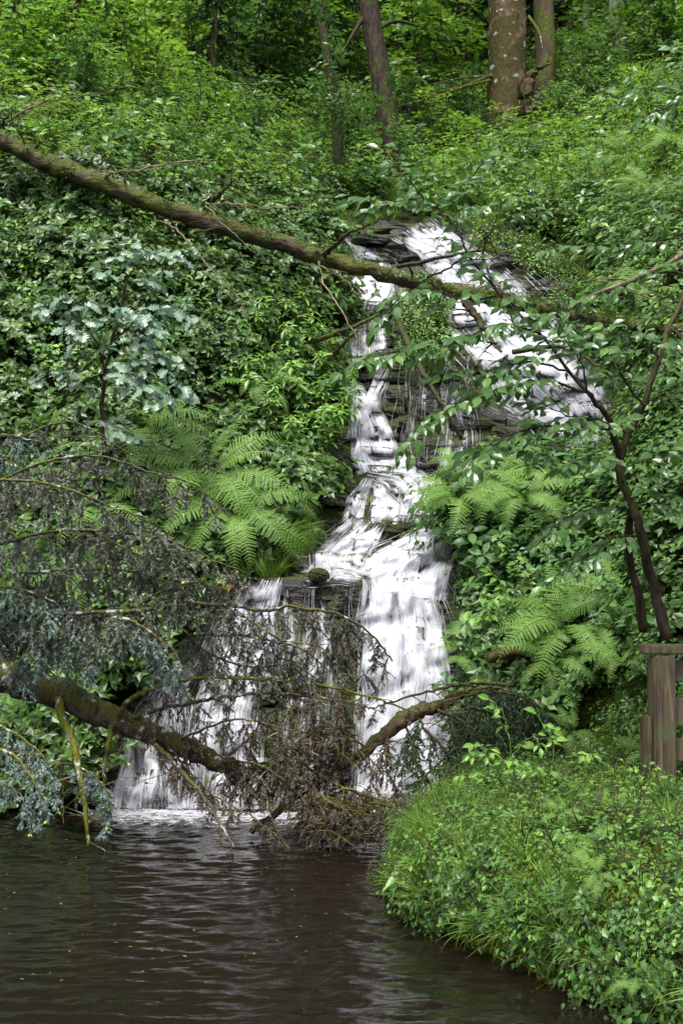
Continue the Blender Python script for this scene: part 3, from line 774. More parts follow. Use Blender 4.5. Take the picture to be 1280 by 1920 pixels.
def sprig_small(seed, n=44, L=.072, mats=(G_BRIGHT, TWIG), hgt=.38, W=.55, spread=.16):
    r = np.random.default_rng(seed); g = Geo()
    for s in range(4):
        d = rdir(r, 1, 0, 0)[0] * r.uniform(.3, 1) * spread * 1.5
        k = np.linspace(0, 1, 5)
        pts = d * (k ** 1.4)[:, None] + UPV * (k * hgt * r.uniform(.6, 1))[:, None]
        add_tube(g, pts, .002, 3, 1)
        m = n // 4; q = r.uniform(.15, 1, m)
        b = pts[(q * 4).astype(int)] + r.normal(0, .015, (m, 3))
        a = nrm(rdir(r, m, -.2, .35)); b2 = b + a * r.uniform(0, .07, (m, 1))
        leaves(g, b2, a, nrm(UPV + r.normal(0, .35, (m, 3))), L * r.uniform(.65, 1.15, m), W, LEAF4)
    return g.mesh('herb_sprig', mats)

def sprig_herb(seed, hgt=.45, mats=(G_BRIGHT, STEM), L=.09, W=.42, pairs=6, tpl=LEAF4):
    r = np.random.default_rng(seed); g = Geo()
    k = np.linspace(0, 1, 6); lean = r.normal(0, .08, 2)
    pts = np.stack([lean[0] * k ** 2, lean[1] * k ** 2, hgt * k], -1); add_tube(g, pts, np.linspace(.004, .0015, 6), 4, 1)
    for i, q in enumerate(np.linspace(.3, 1, pairs)):
        b = np.array([np.interp(q, k, pts[:, c]) for c in range(3)]); t0 = i * 1.57 + r.normal(0, .3)
        for j in range(2 if q < .97 else 4):
            t = t0 + (math.pi if q < .97 else 1.57) * j
            a = nrm(np.array((math.cos(t), math.sin(t), .15 - .4 * (q < .6) + r.normal(0, .12))))
            leaves(g, (b + a * .015)[None], a, nrm(UPV + .3 * a), L * (1.15 - .45 * q) * r.uniform(.85, 1.1), W, tpl)
    return g.mesh('herb_stem', mats)

def sprig_grass(seed, n=34, L=.34, mat=G_GRASS, wide=.018):
    r = np.random.default_rng(seed); g = Geo()
    for i in range(n):
        d = rdir(r, 1, 0, 0)[0]; h = L * r.uniform(.5, 1.1); bend = r.uniform(.2, .95); b = d * r.uniform(0, .06) + r.normal(0, .02, 3) * (1, 1, 0)
        k = np.linspace(0, 1, 5)
        c = b + d * (bend * h * k ** 1.9)[:, None] * .9 + UPV * (h * (k - .38 * bend * k ** 3))[:, None]
        s = np.cross(d, UPV); w = (wide * L * .6 * (1 - k ** 1.5) + .0006)[:, None]
        V = np.stack([c - s * w, c + s * w], 1).reshape(-1, 3); j = np.arange(4) * 2
        g.add(V, np.stack([j, j + 1, j + 3, j + 2], -1))
    return g.mesh('grass_tuft', (mat,))

def sprig_moss(seed):
    r = np.random.default_rng(seed); g = Geo(); n = 150
    b = np.stack([r.normal(0, .05, n), r.normal(0, .05, n), r.uniform(-.01, .015, n)], -1)
    leaves(g, b, nrm(rdir(r, n, .2, 1.5)), r.normal(size=(n, 3)), r.uniform(.012, .028, n), .5, NEED)
    return g.mesh('moss_tuft', (G_MOSS,))

def frond_geo(seed, L=1.0, npin=25, m=0, K=7):
    """one fern frond of length about L, growing from the origin along +X, arching over"""
    r = np.random.default_rng(seed); g = Geo()
    k = np.linspace(0, 1, 20)
    a0, a1 = R(62 + r.uniform(-8, 8)), R(-38 + r.uniform(-18, 10))
    an = a0 + (a1 - a0) * k ** 1.15
    pts = np.zeros((20, 3)); 
    for i in range(1, 20): pts[i] = pts[i - 1] + np.array((math.cos(an[i]), 0.0, math.sin(an[i]))) * L / 19
    pts[:, 1] += .05 * L * r.normal() * k ** 2
    add_tube(g, pts, np.linspace(.006, .0015, 20) * L, 3, 1)
    t = np.gradient(pts, axis=0); t = nrm(t)
    for i in range(npin):
        q = .16 + .84 * (i + .5) / npin
        c = np.array([np.interp(q, k, pts[:, a]) for a in range(3)]); tg = nrm(np.array([np.interp(q, k, t[:, a]) for a in range(3)]))
        pl = L * .155 * math.sin(min(1, (q - .08) / .36) * math.pi / 2) * (1 - max(0, (q - .38) / .62) ** 1.5) + .008 * L
        for s in (-1, 1):
            side = np.array((0, s, 0.0)); nn = np.cross(tg, np.array((0, 1.0, 0))); nn = nn if nn[2] > 0 else -nn
            d = nrm(side * .93 + tg * (.34 + r.normal(0, .07)) - np.array((0, 0, .12 + .25 * r.random()))); pl_ = pl; pl = pl * r.uniform(.82, 1.08)
            lobes = max(3, int(K * pl / (.155 * L)) + 1)
            sx = (np.arange(lobes) + .1) / lobes; wl = pl * .12 * (1 - .75 * sx)
            fw = nrm(np.cross(nn, d)) 
            p0 = c + d * (sx * pl)[:, None]; p1 = c + d * ((sx + .86 / lobes) * pl)[:, None]
            for ss in (-1, 1):
                tip = (p0 + p1) / 2 + d * (pl * .45 / lobes) + fw * (wl * ss)[:, None] - UPV * (wl * .25)[:, None]
                tip2 = tip - d * (pl * .42 / lobes)
                V = np.stack([p0, p1, tip, tip2], 1).reshape(-1, 3); j = np.arange(lobes) * 4
                g.add(V, np.stack([j, j + 1, j + 2, j + 3], -1) if ss > 0 else np.stack([j + 1, j, j + 3, j + 2], -1))
            end = c + d * pl
            g.add(np.stack([c + d * pl * .9 + fw * pl * .02, c + d * pl * .9 - fw * pl * .02, end]), [[0, 1, 2]]); pl = pl_
    return g

FROND = [frond_geo(k).mesh('fern_frond', (G_FERN, STEM)) for k in range(5)]
def small_fern(seed):
    g = Geo(); r = np.random.default_rng(seed)
    for i in range(7):
        f = frond_geo(seed * 10 + i, .42, 15, K=4)
        g.addgeo(f, Matrix.Rotation(i * .9 + r.uniform(-.3, .3), 4, 'Z') @ Matrix.Rotation(r.uniform(-.2, .2), 4, 'Y'))
    return g.mesh('small_fern', (G_FERN, STEM))

SRC = {}
def family(key, meshes):
    c = bpy.data.collections.new(key + '_kinds')
    for k, me in enumerate(meshes):
        o = bpy.data.objects.new(f'{key}_source_{k:02d}', me); c.objects.link(o)
    SRC[key] = (c, len(meshes))
family('bramble', [sprig_trifoliate(k) for k in range(5)])
family('leafy', [sprig_small(k + 10) for k in range(5)])
family('mid', [sprig_small(k + 20, L=.08, n=36, mats=(G_MID, TWIG), W=.6) for k in range(5)])
family('herb', [sprig_herb(k + 30) for k in range(5)])
family('midherb', [sprig_herb(k + 40, .4, (G_MID, STEM), .11, .5) for k in range(4)])
family('grass', [sprig_grass(k + 50) for k in range(5)])
family('moss', [sprig_moss(k + 60) for k in range(3)])
family('sfern', [small_fern(k + 70) for k in range(3)])
family('broad', [sprig_herb(k + 90, .4, (G_MID, STEM), .17, .55, 5, LEAF8) for k in range(4)])
family('brightbroad', [sprig_herb(k + 95, .6, (G_BRIGHT, TWIG), .16, .55, 6, LEAF4) for k in range(4)])
family('tiny', [sprig_small(k + 80, n=34, L=.036, hgt=.2, spread=.12, W=.6) for k in range(4)])
family('tinymid', [sprig_small(k + 85, n=34, L=.042, hgt=.2, spread=.12, W=.65, mats=(G_MID, TWIG)) for k in range(4)])

def scatter(name, fam, pos, rot, scl, label):
    c, nk = SRC[fam]; n = len(pos)
    me = bpy.data.meshes.new(name); me.vertices.add(n); me.vertices.foreach_set('co', np.asarray(pos, np.float32).ravel())
    a = me.attributes.new('rot', 'FLOAT_VECTOR', 'POINT'); a.data.foreach_set('vector', np.asarray(rot, np.float32).ravel())
    a = me.attributes.new('scl', 'FLOAT', 'POINT'); a.data.foreach_set('value', np.asarray(scl, np.float32))
    a = me.attributes.new('kin', 'INT', 'POINT'); a.data.foreach_set('value', rng.integers(0, nk, n).astype(np.int32))
    o = obj(name, me, kind='stuff', label=label)
    ng = bpy.data.node_groups.new(name, 'GeometryNodeTree')
    ng.interface.new_socket('Geometry', in_out='INPUT', socket_type='NodeSocketGeometry')
    ng.interface.new_socket('Geometry', in_out='OUTPUT', socket_type='NodeSocketGeometry')
    N, L = ng.nodes, ng.links
    gi = N.new('NodeGroupInput'); go = N.new('NodeGroupOutput')
    ip = N.new('GeometryNodeInstanceOnPoints'); ci = N.new('GeometryNodeCollectionInfo')
    ci.inputs['Collection'].default_value = c; ci.inputs['Separate Children'].default_value = True; ci.inputs['Reset Children'].default_value = True
    ip.inputs['Pick Instance'].default_value = True
    def att(nm, ty):
        x = N.new('GeometryNodeInputNamedAttribute'); x.data_type = ty; x.inputs['Name'].default_value = nm
        return [q for q in x.outputs if q.enabled and q.name == 'Attribute'][0]
    L.new(gi.outputs[0], ip.inputs['Points']); L.new(ci.outputs[0], ip.inputs['Instance'])
    L.new(att('kin', 'INT'), ip.inputs['Instance Index']); L.new(att('scl', 'FLOAT'), ip.inputs['Scale'])
    er = N.new('FunctionNodeEulerToRotation'); L.new(att('rot', 'FLOAT_VECTOR'), er.inputs[0]); L.new(er.outputs[0], ip.inputs['Rotation'])
    L.new(ip.outputs[0], go.inputs[0])
    md = o.modifiers.new('scatter', 'NODES'); md.node_group = ng
    return o

# surface samples on the terrain, weighted by area, only where the picture could show them (plus a margin)
FG = GQ
A_ = GV[FG[:, 0]]; B_ = GV[FG[:, 1]]; C_ = GV[FG[:, 2]]; D_ = GV[FG[:, 3]]
fn = np.cross(C_ - A_, D_ - B_); area = np.linalg.norm(fn, axis=1) * .5; fn = nrm(fn); fn = np.where(fn[:, 2:3] < 0, -fn, fn)
fc = (A_ + B_ + C_ + D_) / 4
fu_, fv_ = project(fc[:, 0], fc[:, 1], fc[:, 2])
rockd = poly_dist(ROCK, fu_, fv_)
on_bank = (poly_dist(BANK, fc[:, 0], fc[:, 1]) > -.12) & (fc[:, 2] < 1.25) & (fc[:, 1] < 11.2)
inview = (fu_ > -330) & (fu_ < 1610) & (fv_ > -150) & (fv_ < 2050) & (fc[:, 2] > .03) & (fc[:, 1] < 48)
patchn = fbm(fc[:, 0] * .55, fc[:, 1] * .55 + fc[:, 2] * .35, 77)
lumps = fbm(fc[:, 0] * 1.5 + 4, fc[:, 1] * 1.1 + fc[:, 2] * 1.2, 91)
patch2 = fbm(fc[:, 0] * .9 + 9, fc[:, 1] * .7 + fc[:, 2] * .5, 78)

def sample(weight, n, nmix=.5, smin=.8, smax=1.2, jz=0.0):
    """n points with the probability weight*area; returns positions, rotations (partly along the slope normal)"""
    w = np.clip(weight, 0, None) * area * inview; n = int(n)
    idx = rng.choice(len(w), n, p=w / w.sum())
    a, b = rng.random((2, n, 1))
    p = (A_[idx] * (1 - a) + B_[idx] * a) * (1 - b) + (D_[idx] * (1 - a) + C_[idx] * a) * b
    p[:, 2] += jz * rng.random(n)
    nmix = min(.95, nmix * 1.4)
    up = nrm(fn[idx] * nmix + UPV * (1 - nmix) + rng.normal(0, .16, (n, 3)))
    # euler so that local Z maps to up, then random spin about it
    ty = np.arccos(np.clip(up[:, 2], -1, 1)); tz = np.arctan2(up[:, 1], up[:, 0])
    spin = rng.uniform(0, 6.283, n)
    cs, ss = np.cos(spin), np.sin(spin)
    rot = np.zeros((n, 3))
    # R = Rz(tz) Ry(ty) Rz(spin)  ->  XYZ euler
    cz_, sz_, cy_, sy_ = np.cos(tz), np.sin(tz), np.cos(ty), np.sin(ty)
    R00 = cz_ * cy_ * cs - sz_ * ss; R10 = sz_ * cy_ * cs + cz_ * ss; R20 = -sy_ * cs
    R21 = sy_ * ss; R22 = cy_
    rot[:, 1] = np.arcsin(np.clip(-R20, -1, 1)); rot[:, 0] = np.arctan2(R21, R22); rot[:, 2] = np.arctan2(R10, R00)
    s = rng.uniform(smin, smax, n)
    return p, rot, s, idx

def jz_l(nm): return {'bramble_cover': .34, 'undergrowth': .25, 'small_fern_cover': .3, 'grass': .08}.get(nm, 0) * (JZ[0])
JZ = [1.0]
def cover(name, fam, weight, n, label, nmix=.5, smin=.8, smax=1.3, jz=0.0, far=0.0):
    p, rot, s, idx = sample(weight, n, nmix, smin, smax, jz)
    q = p.copy(); lift = jz_l(name) * np.clip(fbm(p[:, 0] * 1.5 + 4, p[:, 1] * 1.1 + p[:, 2] * 1.2, 91) + .35, 0, 1.1) + .12 * rng.random(len(p)) * (jz_l(name) > 0)
    p = p + fn[idx] * lift[:, None]
    if far: s = s * (1 + far * np.clip((p[:, 1] - 15) / 15, 0, 2))
    return scatter(name, fam, p, rot, s, label)

off_rock = (rockd < np.where((fu_ > 830) & (fv_ > 1000), -22, np.where(fv_ > 430, -16, 0))) & ~on_bank
left = fu_ < 640; up_zone = fv_ < 430
distw = 1 / (1 + np.clip(fc[:, 1] - 14, 0, 40) * .09)          # fewer, larger sprigs with distance
BPZ = [(470,650),(560,600),(640,690),(645,790),(615,880),(540,900),(470,820),(420,730)]
steepL = (off_rock & left & (fv_ > 380)) * np.where(poly_in(BPZ, fu_, fv_), .45, 1.0) * np.where(poly_in([(-300,610),(140,640),(240,720),(400,740),(420,860),(200,880),(-300,830)], fu_, fv_), .38, 1.0); slopeR = off_rock & ~left & (fv_ > 430) & (fc[:, 1] > 9.5); upper = off_rock & (fv_ <= 440)
def soft(a, lo, hi): return np.clip((a - lo) / (hi - lo), 0, 1)
brightL = soft(1 - np.hypot((fu_ - 560) / 190, (fv_ - 800) / 230), 0, .4) + soft(fv_, 470, 380) * 1.0 + soft(90 - fu_, 0, 200) * soft(600 - fv_, 0, 200) * .4
cover('bramble_cover', 'bramble', steepL * np.clip(.5 + 3 * lumps, 0.04, 2), 2000, 'dark bramble and ivy covering the steep left bank')
cover('bramble_cover', 'mid', steepL * np.clip(.5 - 2.2 * patchn, .03, 2), 1050, 'mid green leafy growth over the steep left bank')
cover('undergrowth', 'leafy', steepL * soft(fv_, 760, 420) * (.7 + patch2 * 2), 1300, 'fresh green small leaves on top of the left bank')
cover('undergrowth', 'leafy', upper * distw * np.clip(.6 + 2.2 * patchn, .1, 2), 3600, 'light green undergrowth on the upper slope', far=1.3, smin=.8, smax=1.6)
cover('undergrowth', 'mid', upper * distw * np.clip(.5 - 2.2 * patchn, .05, 2), 2400, 'darker leafy undergrowth on the upper slope', far=1.3, smin=.9, smax=1.8)
cover('undergrowth', 'herb', upper * distw * (.6 + patch2) * (fc[:, 1] < 30), 1500, 'nettle like herbs on the upper slope', far=1.0, nmix=.2, smin=.8, smax=1.5)
glade = soft(1 - np.hypot((fu_ - 1010) / 260, (fv_ - 350) / 120), 0, .5)
cover('grass', 'grass', upper * (glade * 2.5 + .12) * (fc[:, 1] < 28), 2300, 'long bright grass on the glade above the falls', nmix=.2, smin=1, smax=1.8)
cover('undergrowth', 'mid', slopeR * np.clip(.5 + 3 * lumps, .04, 2), 1450, 'broad leaved undergrowth on the right slope', smin=.7, smax=1.25)
cover('undergrowth', 'midherb', slopeR * np.clip(.6 - 2 * patchn, .05, 2), 1000, 'leafy herbs on the right slope', nmix=.35)
cover('undergrowth', 'tinymid', slopeR * (.6 + 2 * patch2), 1500, 'small leaved creepers on the right slope', smin=.9, smax=1.6)
cover('undergrowth', 'leafy', slopeR * soft(fv_, 900, 500), 900, 'light small leaves high on the right slope')
cover('undergrowth', 'bramble', slopeR * (.6 - patch2), 800, 'bramble on the right slope', smin=.8, smax=1.2)
cover('small_fern_cover', 'sfern', (slopeR * .5 + upper * 1.3 * (fu_ > 800) * (fc[:, 1] < 24) + steepL * .3 + upper * .25 * (fc[:, 1] < 22)) * (.5 + patch2 * 1.5), 620, 'small ferns mixed through the undergrowth', nmix=.4, smin=.8, smax=1.7)
cover('undergrowth', 'broad', slopeR * np.clip(.3 + 2.5 * patch2, 0, 2), 330, 'large leaved plants on the right slope', nmix=.5, smin=.7, smax=1.3, jz=.12)
cover('undergrowth', 'broad', steepL * np.clip(.3 - 2.5 * patch2, 0, 2), 260, 'large leaved plants on the left bank', nmix=.5, smin=.6, smax=1.1, jz=.12)
cover('undergrowth', 'brightbroad', upper * distw * np.clip(.5 - 2 * patch2, 0, 2), 900, 'large light leaved plants on the upper slope', nmix=.4, smin=.7, smax=1.5, jz=.3)
cover('grass', 'grass', steepL * (1 - np.clip(np.hypot((fu_ - 520) / 75, (fv_ - 1030) / 60), 0, 1)) * 1.0, 240, 'bright grass overhanging the ledge left of the cascade', nmix=.6, smin=.9, smax=1.5)
# low foreground bank
JZ[0] = .12
bank_top = on_bank * 1.0
edge_l = on_bank * soft(.75 - fc[:, 0], 0, .3)
cover('moss', 'moss', edge_l * (fc[:, 2] > .02) * 1.0 + on_bank * (.12 + .5 * (fc[:, 2] < .33) * (fc[:, 2] > .0)), 3600, 'yellow green moss on the bank edge', nmix=.9, smin=.9, smax=1.6)
cover('grass', 'grass', bank_top * (patchn > -.02) * (.6 + .9 * soft(fc[:, 0], .7, 1.6)) * (fc[:, 2] > .25), 1300, 'fine grass on the low foreground bank', nmix=.25, smin=.3, smax=.6)
cover('undergrowth', 'tiny', bank_top * np.clip(.8 + 2.5 * patch2, .1, 2) * soft(fc[:, 2], .05, .5), 2300, 'small leaved plants on the foreground bank', nmix=.6, smin=.6, smax=1.2)
cover('undergrowth', 'tinymid', bank_top * np.clip(.5 - 2 * patch2, .1, 2) * (fc[:, 2] > .1), 380, 'darker trailing plants on the foreground bank', nmix=.7, smin=.6, smax=1.3)
cover('undergrowth', 'midherb', bank_top * (patch2 > -.1) * (fc[:, 2] > .2), 430, 'leafy herbs standing on the foreground bank', nmix=.4, smin=.4, smax=.75)
cover('bramble_cover', 'bramble', on_bank * (fc[:, 2] < .5) * (fc[:, 2] > .1), 120, 'trailing bramble over the side of the foreground bank', nmix=.7, smin=.3, smax=.5)
cover('undergrowth', 'tinymid', on_bank * (fc[:, 2] < .3) * (fc[:, 2] > -.02), 170, 'leaves overhanging the foot of the low bank', nmix=.7, smin=.7, smax=1.2)
cover('bramble_cover', 'bramble', on_bank * (fc[:, 2] < .3) * (fc[:, 2] > -.02), 60, 'trailing stems over the foot of the low bank', nmix=.7, smin=.35, smax=.6)
cover('grass', 'grass', on_bank * (fc[:, 2] < .38) * (fc[:, 2] > .08), 520, 'grass hanging down the bank side', nmix=.9, smin=.4, smax=.8)
# growth on the rock margins and ledges
margin = (rockd > -30) & (rockd < 16) & (fc[:, 1] > 11) & (fc[:, 1] < 20.5) & (fv_ < 1300)
cover('grass', 'grass', margin * (fu_ < 660) * (fv_ > 850) * 1.0 + margin * .1, 260, 'grass fringing the rocks beside the falls', nmix=.6, smin=.5, smax=1.0)
ledges = (rockd > 5) & (fu_ > 850) & (fv_ < 600) & (fu_ > 850 + (fv_ - 430) * 1.6) 
cover('moss', 'moss', ((rockd > 0) & (fc[:, 1] > 11.5)) * (patchn > .05) * 1.0, 1500, 'moss on the wet ledges', nmix=.9, smin=.5, smax=1.0)
cover('undergrowth', 'tiny', ledges * 1.0 + ((rockd > 8) & (np.abs(fu_ - 790) < 45) & (fv_ > 560) & (fv_ < 700)) * 1.6, 330, 'small plants growing on the upper right ledges', nmix=.4, smin=.8, smax=1.4)

# ------------------------------------------------------------------ fern plants
def ground_at(u, row):
    h, n = ray(u, row)
    return (h, n) if h is not None else (Vector(P(u, row, 30)), Vector((0, 0, 1)))

def fern(u, row, size_px, label, nf=9, lean=.35, D=None, seed=0, face=None):
    """size_px: frond length in photograph pixels"""
    r = np.random.default_rng(int(u * 7 + row))
    if D is None: h, n = ground_at(u, row); 
    else: h = Vector(P(u, row, D)); n = Vector((0, -.5, 1)); h.z = max(float(Hz(h.x, h.y)) + .12, h.z)
    if D is None: h = h + n * (.42 if h.y > 9.5 else .2)
    L = size_px / F * h.y * 1.2
    t = thing('fern', label, 'fern', h, 'ferns growing round the falls'); t.rotation_euler = (r.uniform(.55, .9) if h.y > 9.5 else .45, r.uniform(-.15, .15), 0)
    out = Vector((n.x, n.y, 0)); oa = math.atan2(out.y, out.x) if out.length > .05 else -1.57
    if face is not None: oa = face
    for i in range(nf):
        f = bpy.data.objects.new('frond', FROND[r.integers(0, 5)]); COL.objects.link(f); f.parent = t
        k = (i + .5) / nf - .5
        ang = oa + k * 5.0 + r.normal(0, .15)
        s = L * (1 - .35 * abs(k)) * r.uniform(.85, 1.12)
        f.scale = (s, s, s)
        f.rotation_euler = (r.normal(0, .25), (.32 - .75 * abs(k)) * lean * 1.5 + r.normal(0, .1), ang)
        f.location = (r.normal(0, .02), r.normal(0, .02), 0)
    return t
FERNS = [
 (395,900,185,'large bright fern with long arching fronds on the left bank below the leafy balsam patch',11),
 (440,965,170,'bright fern spreading fronds towards the cascade, lowest of the large left bank ferns',10),
 (270,850,165,'shadowed fern with drooping fronds beside the left bank oak leaves',9),
 (335,1040,175,'fern behind the grey spruce boughs on the left bank with its fronds fanned downward',10),
 (205,1010,150,'fern half hidden behind the drooping spruce twigs left of the large bright fern',8),
 (90,940,120,'fern at the far left bank above the arching spruce branch',8),
 (170,1120,130,'fern seen through the spruce needles below the lichen covered branch',8),
 (20,1330,110,'fern under the mossy fallen spruce trunk at the left edge of the pool',8),
 (590,560,60,'small fern hanging beside the dark step left of the upper falls',6),
 (450,770,110,'pale fern with feathery fronds among the balsam stems on the left bank',7),
 (930,905,150,'bright fern arching over the curved chute on the right bank',11),
 (860,940,120,'fern with fronds reaching left over the falling water beside the curved chute',9),
 (985,930,110,'fern under the glossy leaved tree right of the curved chute',8),
 (1120,1235,165,'large fern on the right slope above the wooden railing post',11),
 (1175,1180,120,'upright fern at the foot of the slender tree on the right slope',8),
 (1080,1290,110,'fern hanging low on the right slope left of the railing post',8),
 (910,1245,75,'small bright fern above the broken spruce top beside the main drop',7),
 (1240,1450,80,'fern growing at the foot of the wooden railing post',7),
 (1270,330,120,'fern at the right edge of the glade above the falls',9),
 (1190,345,100,'pale fern with broad fronds on the upper right slope',9),
 (1010,300,90,'fern standing below the two big trunks on the upper slope',8),
 (1065,330,80,'fern in the long grass of the glade above the falls',8),
 (950,330,70,'fern at the left side of the grassy glade',7),
 (1130,400,75,'fern low in the glade above the layered ledges',7),
 (1265,590,110,'fern at the right edge behind the end of the fallen log',8),
 (120,235,55,'fern above the fallen log on the upper left slope',7),
 (230,240,50,'fern in the bright herbs of the upper left slope',6),
 (1110,1660,80,'fern with pale fronds on the foreground bank',7),
 (1060,1600,60,'small fern on the foreground bank left of the paler one',6),
 (1180,1700,85,'fern overhanging the water side of the foreground bank',7),
 (1120,1580,55,'little fern standing in the bank grass behind the other bank ferns',5),
 (1100,1470,70,'fern with bright fronds behind the foreground bank',6),
 (1262,1860,70,'fern low above the water at the lower right corner',5),
 (690,400,45,'small fern beside the water above the fall lip',6),
 (530,690,55,'little fern in the balsam leaves nearest to the thin veil of water',6),(505,1000,90,'fern beside the bright grass left of the broken ledge water',7),
 (60,1060,110,'fern behind the lower arching spruce branch at the left edge',7),(300,960,120,'fern between the shadowed fern and the large bright fern',8),
 (870,870,80,'fern above the mossy stone side of the right bank',7),(1040,905,90,'fern at the bottom end of the wide upper fall',7),(1010,1010,80,'fern low under the slender tree branches on the right bank',7),
 (1200,1290,100,'fern touching the left face of the railing post',7),(1140,330,90,'fern between the glade and the upper right shrubs',8),(1230,410,90,'fern above the crooked grey branch on the right',8),
 (360,260,50,'fern in the herbs behind the middle of the log',6),(480,330,45,'fern above the log near the knotty bend',6),(850,360,55,'fern at the back of the fall lip',6),
]
FD = {930: 12.75, 860: 12.5, 985: 12.3, 870: 12.6, 1040: 12.6, 395: 12.9, 440: 12.7}
for u, row, s, lab, nf in FERNS: fern(u, row, s, lab, nf + 2, D=FD.get(u))

# ------------------------------------------------------------------ balsam patch: countable leafy stems
def balsam_mesh(seed):
    r = np.random.default_rng(seed); st = Geo(); lf = Geo(); h = r.uniform(.38, .55)
    k = np.linspace(0, 1, 6); l = r.normal(0, .06, 2)
    pts = np.stack([l[0] * k ** 2, l[1] * k ** 2, h * k], -1); add_tube(st, pts, np.linspace(.006, .002, 6), 5)
    for i, q in enumerate((.45, .62, .78, .92, 1)):
        b = np.array([np.interp(q, k, pts[:, c]) for c in range(3)]); m = 4 if q < .9 else 6
        for j in range(m):
            t = i * .8 + j * 6.283 / m + r.normal(0, .2); a = nrm(np.array((math.cos(t), math.sin(t), r.uniform(-.35, .15))))
            leaves(lf, (b + a * .01)[None], a, nrm(UPV + .2 * a), r.uniform(.075, .115) * (1 if q < .95 else .75), .36, LEAF8)
    return st.mesh('balsam_stem', (STEM,)), lf.mesh('balsam_leaves', (G_BRIGHT,))
BALS = [balsam_mesh(k + 100) for k in range(5)]
BP = [(470,650),(560,600),(640,690),(645,790),(615,880),(540,900),(470,820),(420,730)]
rb = random.Random(4); k = 0
while k < 85:
    u, row = rb.uniform(410, 650), rb.uniform(600, 900)
    if not poly_in(BP, np.array([u]), np.array([row]))[0]: continue
    h, n = ground_at(u, row + 25); h = h + n * .26; k += 1
    b = BALS[k % 5]
    t = thing('balsam_plant', 'upright balsam stem with pointed fresh green leaves in the patch left of the narrow cascade', 'plant', h, 'balsam stems left of the narrow cascade')
    t.rotation_euler = (rb.uniform(.25, .7), rb.uniform(-.2, .2), rb.uniform(-1, 1)); s = rb.uniform(.95, 1.35); t.scale = (s, s, s)
    obj('stem', b[0], t); obj('foliage', b[1], t)

# ------------------------------------------------------------------ woody plants with real leaves
def leafy_branch(g_twig, path, r0, r1, spacing, leafL, tpl, r, W=.55, m=0, twigL=.28, start=.25, collect=None, droop=.25, sides=5, nper=6, rosette=False):
    """a branch with side twigs; returns leaf frames in collect"""
    n = max(8, len(path) * 4); pts = smooth_path(path, n)
    pts[1:-1] += r.normal(0, .006, (n - 2, 3))
    add_tube(g_twig, pts, np.linspace(r0, r1, n), sides, m)
    seg = np.linalg.norm(np.diff(pts, axis=0), axis=1); s = np.concatenate([[0], np.cumsum(seg)]); tot = s[-1]
    pos = np.arange(tot * start, tot, spacing); sg = 1
    for q in list(pos) + [tot - .001]:
        c = np.array([np.interp(q, s, pts[:, a]) for a in range(3)])
        i = min(np.searchsorted(s, q), n - 1); tg = nrm(pts[i] - pts[max(0, i - 1)]); sg = -sg
        sd = nrm(np.cross(tg, UPV) + 1e-4) * sg
        d = nrm(tg * .75 + sd * r.uniform(.4, 1.0) + np.array((0, 0, r.uniform(-.3, .35)))) if q < tot - .01 else tg
        L = twigL * r.uniform(.5, 1.15) * (1 - .4 * q / tot)
        k = np.linspace(0, 1, 5)
        tp = c + d * (k * L)[:, None] - UPV * (droop * L * k ** 2)[:, None] + r.normal(0, .004, (5, 3))
        add_tube(g_twig, tp, np.linspace(.0035, .0015, 5), 3, m)
        m_ = max(2, int(nper * L / twigL + .5)); s2 = 1
        for j in range(m_):
            e = .2 + .8 * (j + .5) / m_ if not rosette else r.uniform(.75, 1.0)
            b = np.array([np.interp(e, k, tp[:, a]) for a in range(3)]); s2 = -s2
            ls = nrm(np.cross(d, UPV) + 1e-4) * s2
            if rosette: al = nrm(rdir(r, 1, -.35, .25)[0] + d * .5)
            else: al = nrm(d * .6 + ls * .8 + np.array((0, 0, r.uniform(-.55, .05)))) if j < m_ - 1 else nrm(d - UPV * .3)
            collect.append((b + al * .012, nrm(al - UPV * r.uniform(0, .5)), nrm(UPV * .75 + r.normal(0, .34, 3) + .75 * np.array((0, -1, 0))), leafL * r.uniform(.65, 1.12)))

def leaf_shapes(nm, tpl, W, mat):
    out = []
    for k in range(3):
        r = np.random.default_rng(k); tv, tf = tpl
        v = tv.copy(); v[:, 1] *= W * (1 + .12 * (k - 1)); v[:, 2] += -.10 * (k) * v[:, 0] ** 2 + .12 * np.abs(v[:, 1]) * (k - .5)
        out.append(mesh_np(nm, v, tf, [mat]))
    return out

def emit_leaves(t, frames, tpl, W, mat, shapes, limit=300, vis=True):
    """the nearest leaves become parts of their own, the rest one part"""
    fr = list(frames)
    base = np.array([f[0] for f in fr]); 
    u, v = project(base[:, 0], base[:, 1], base[:, 2])
    score = base[:, 1] + 100 * ((u < -20) | (u > 1300) | (v < -20))
    order = np.argsort(score + 1.0 * np.random.default_rng(1).random(len(fr)))
    loc = np.array(t.location)
    for i in order[:limit]:
        b, al, up, L = fr[i]
        sd = nrm(np.cross(up, al)); nn = np.cross(al, sd)
        o = bpy.data.objects.new('leaf', shapes[i % len(shapes)]); COL.objects.link(o); o.parent = t
        M = Matrix(((al[0] * L, sd[0] * L, nn[0] * L, b[0] - loc[0]), (al[1] * L, sd[1] * L, nn[1] * L, b[1] - loc[1]), (al[2] * L, sd[2] * L, nn[2] * L, b[2] - loc[2]), (0, 0, 0, 1)))
        o.matrix_local = M
    rest = order[limit:]
    if len(rest):
        g = Geo(); q = [fr[i] for i in rest]
        leaves(g, np.array([f[0] for f in q]) - loc, np.array([f[1] for f in q]), np.array([f[2] for f in q]), np.array([f[3] for f in q]), W, tpl)
        obj('foliage', g.mesh('foliage', (mat,)), t, kind='stuff')

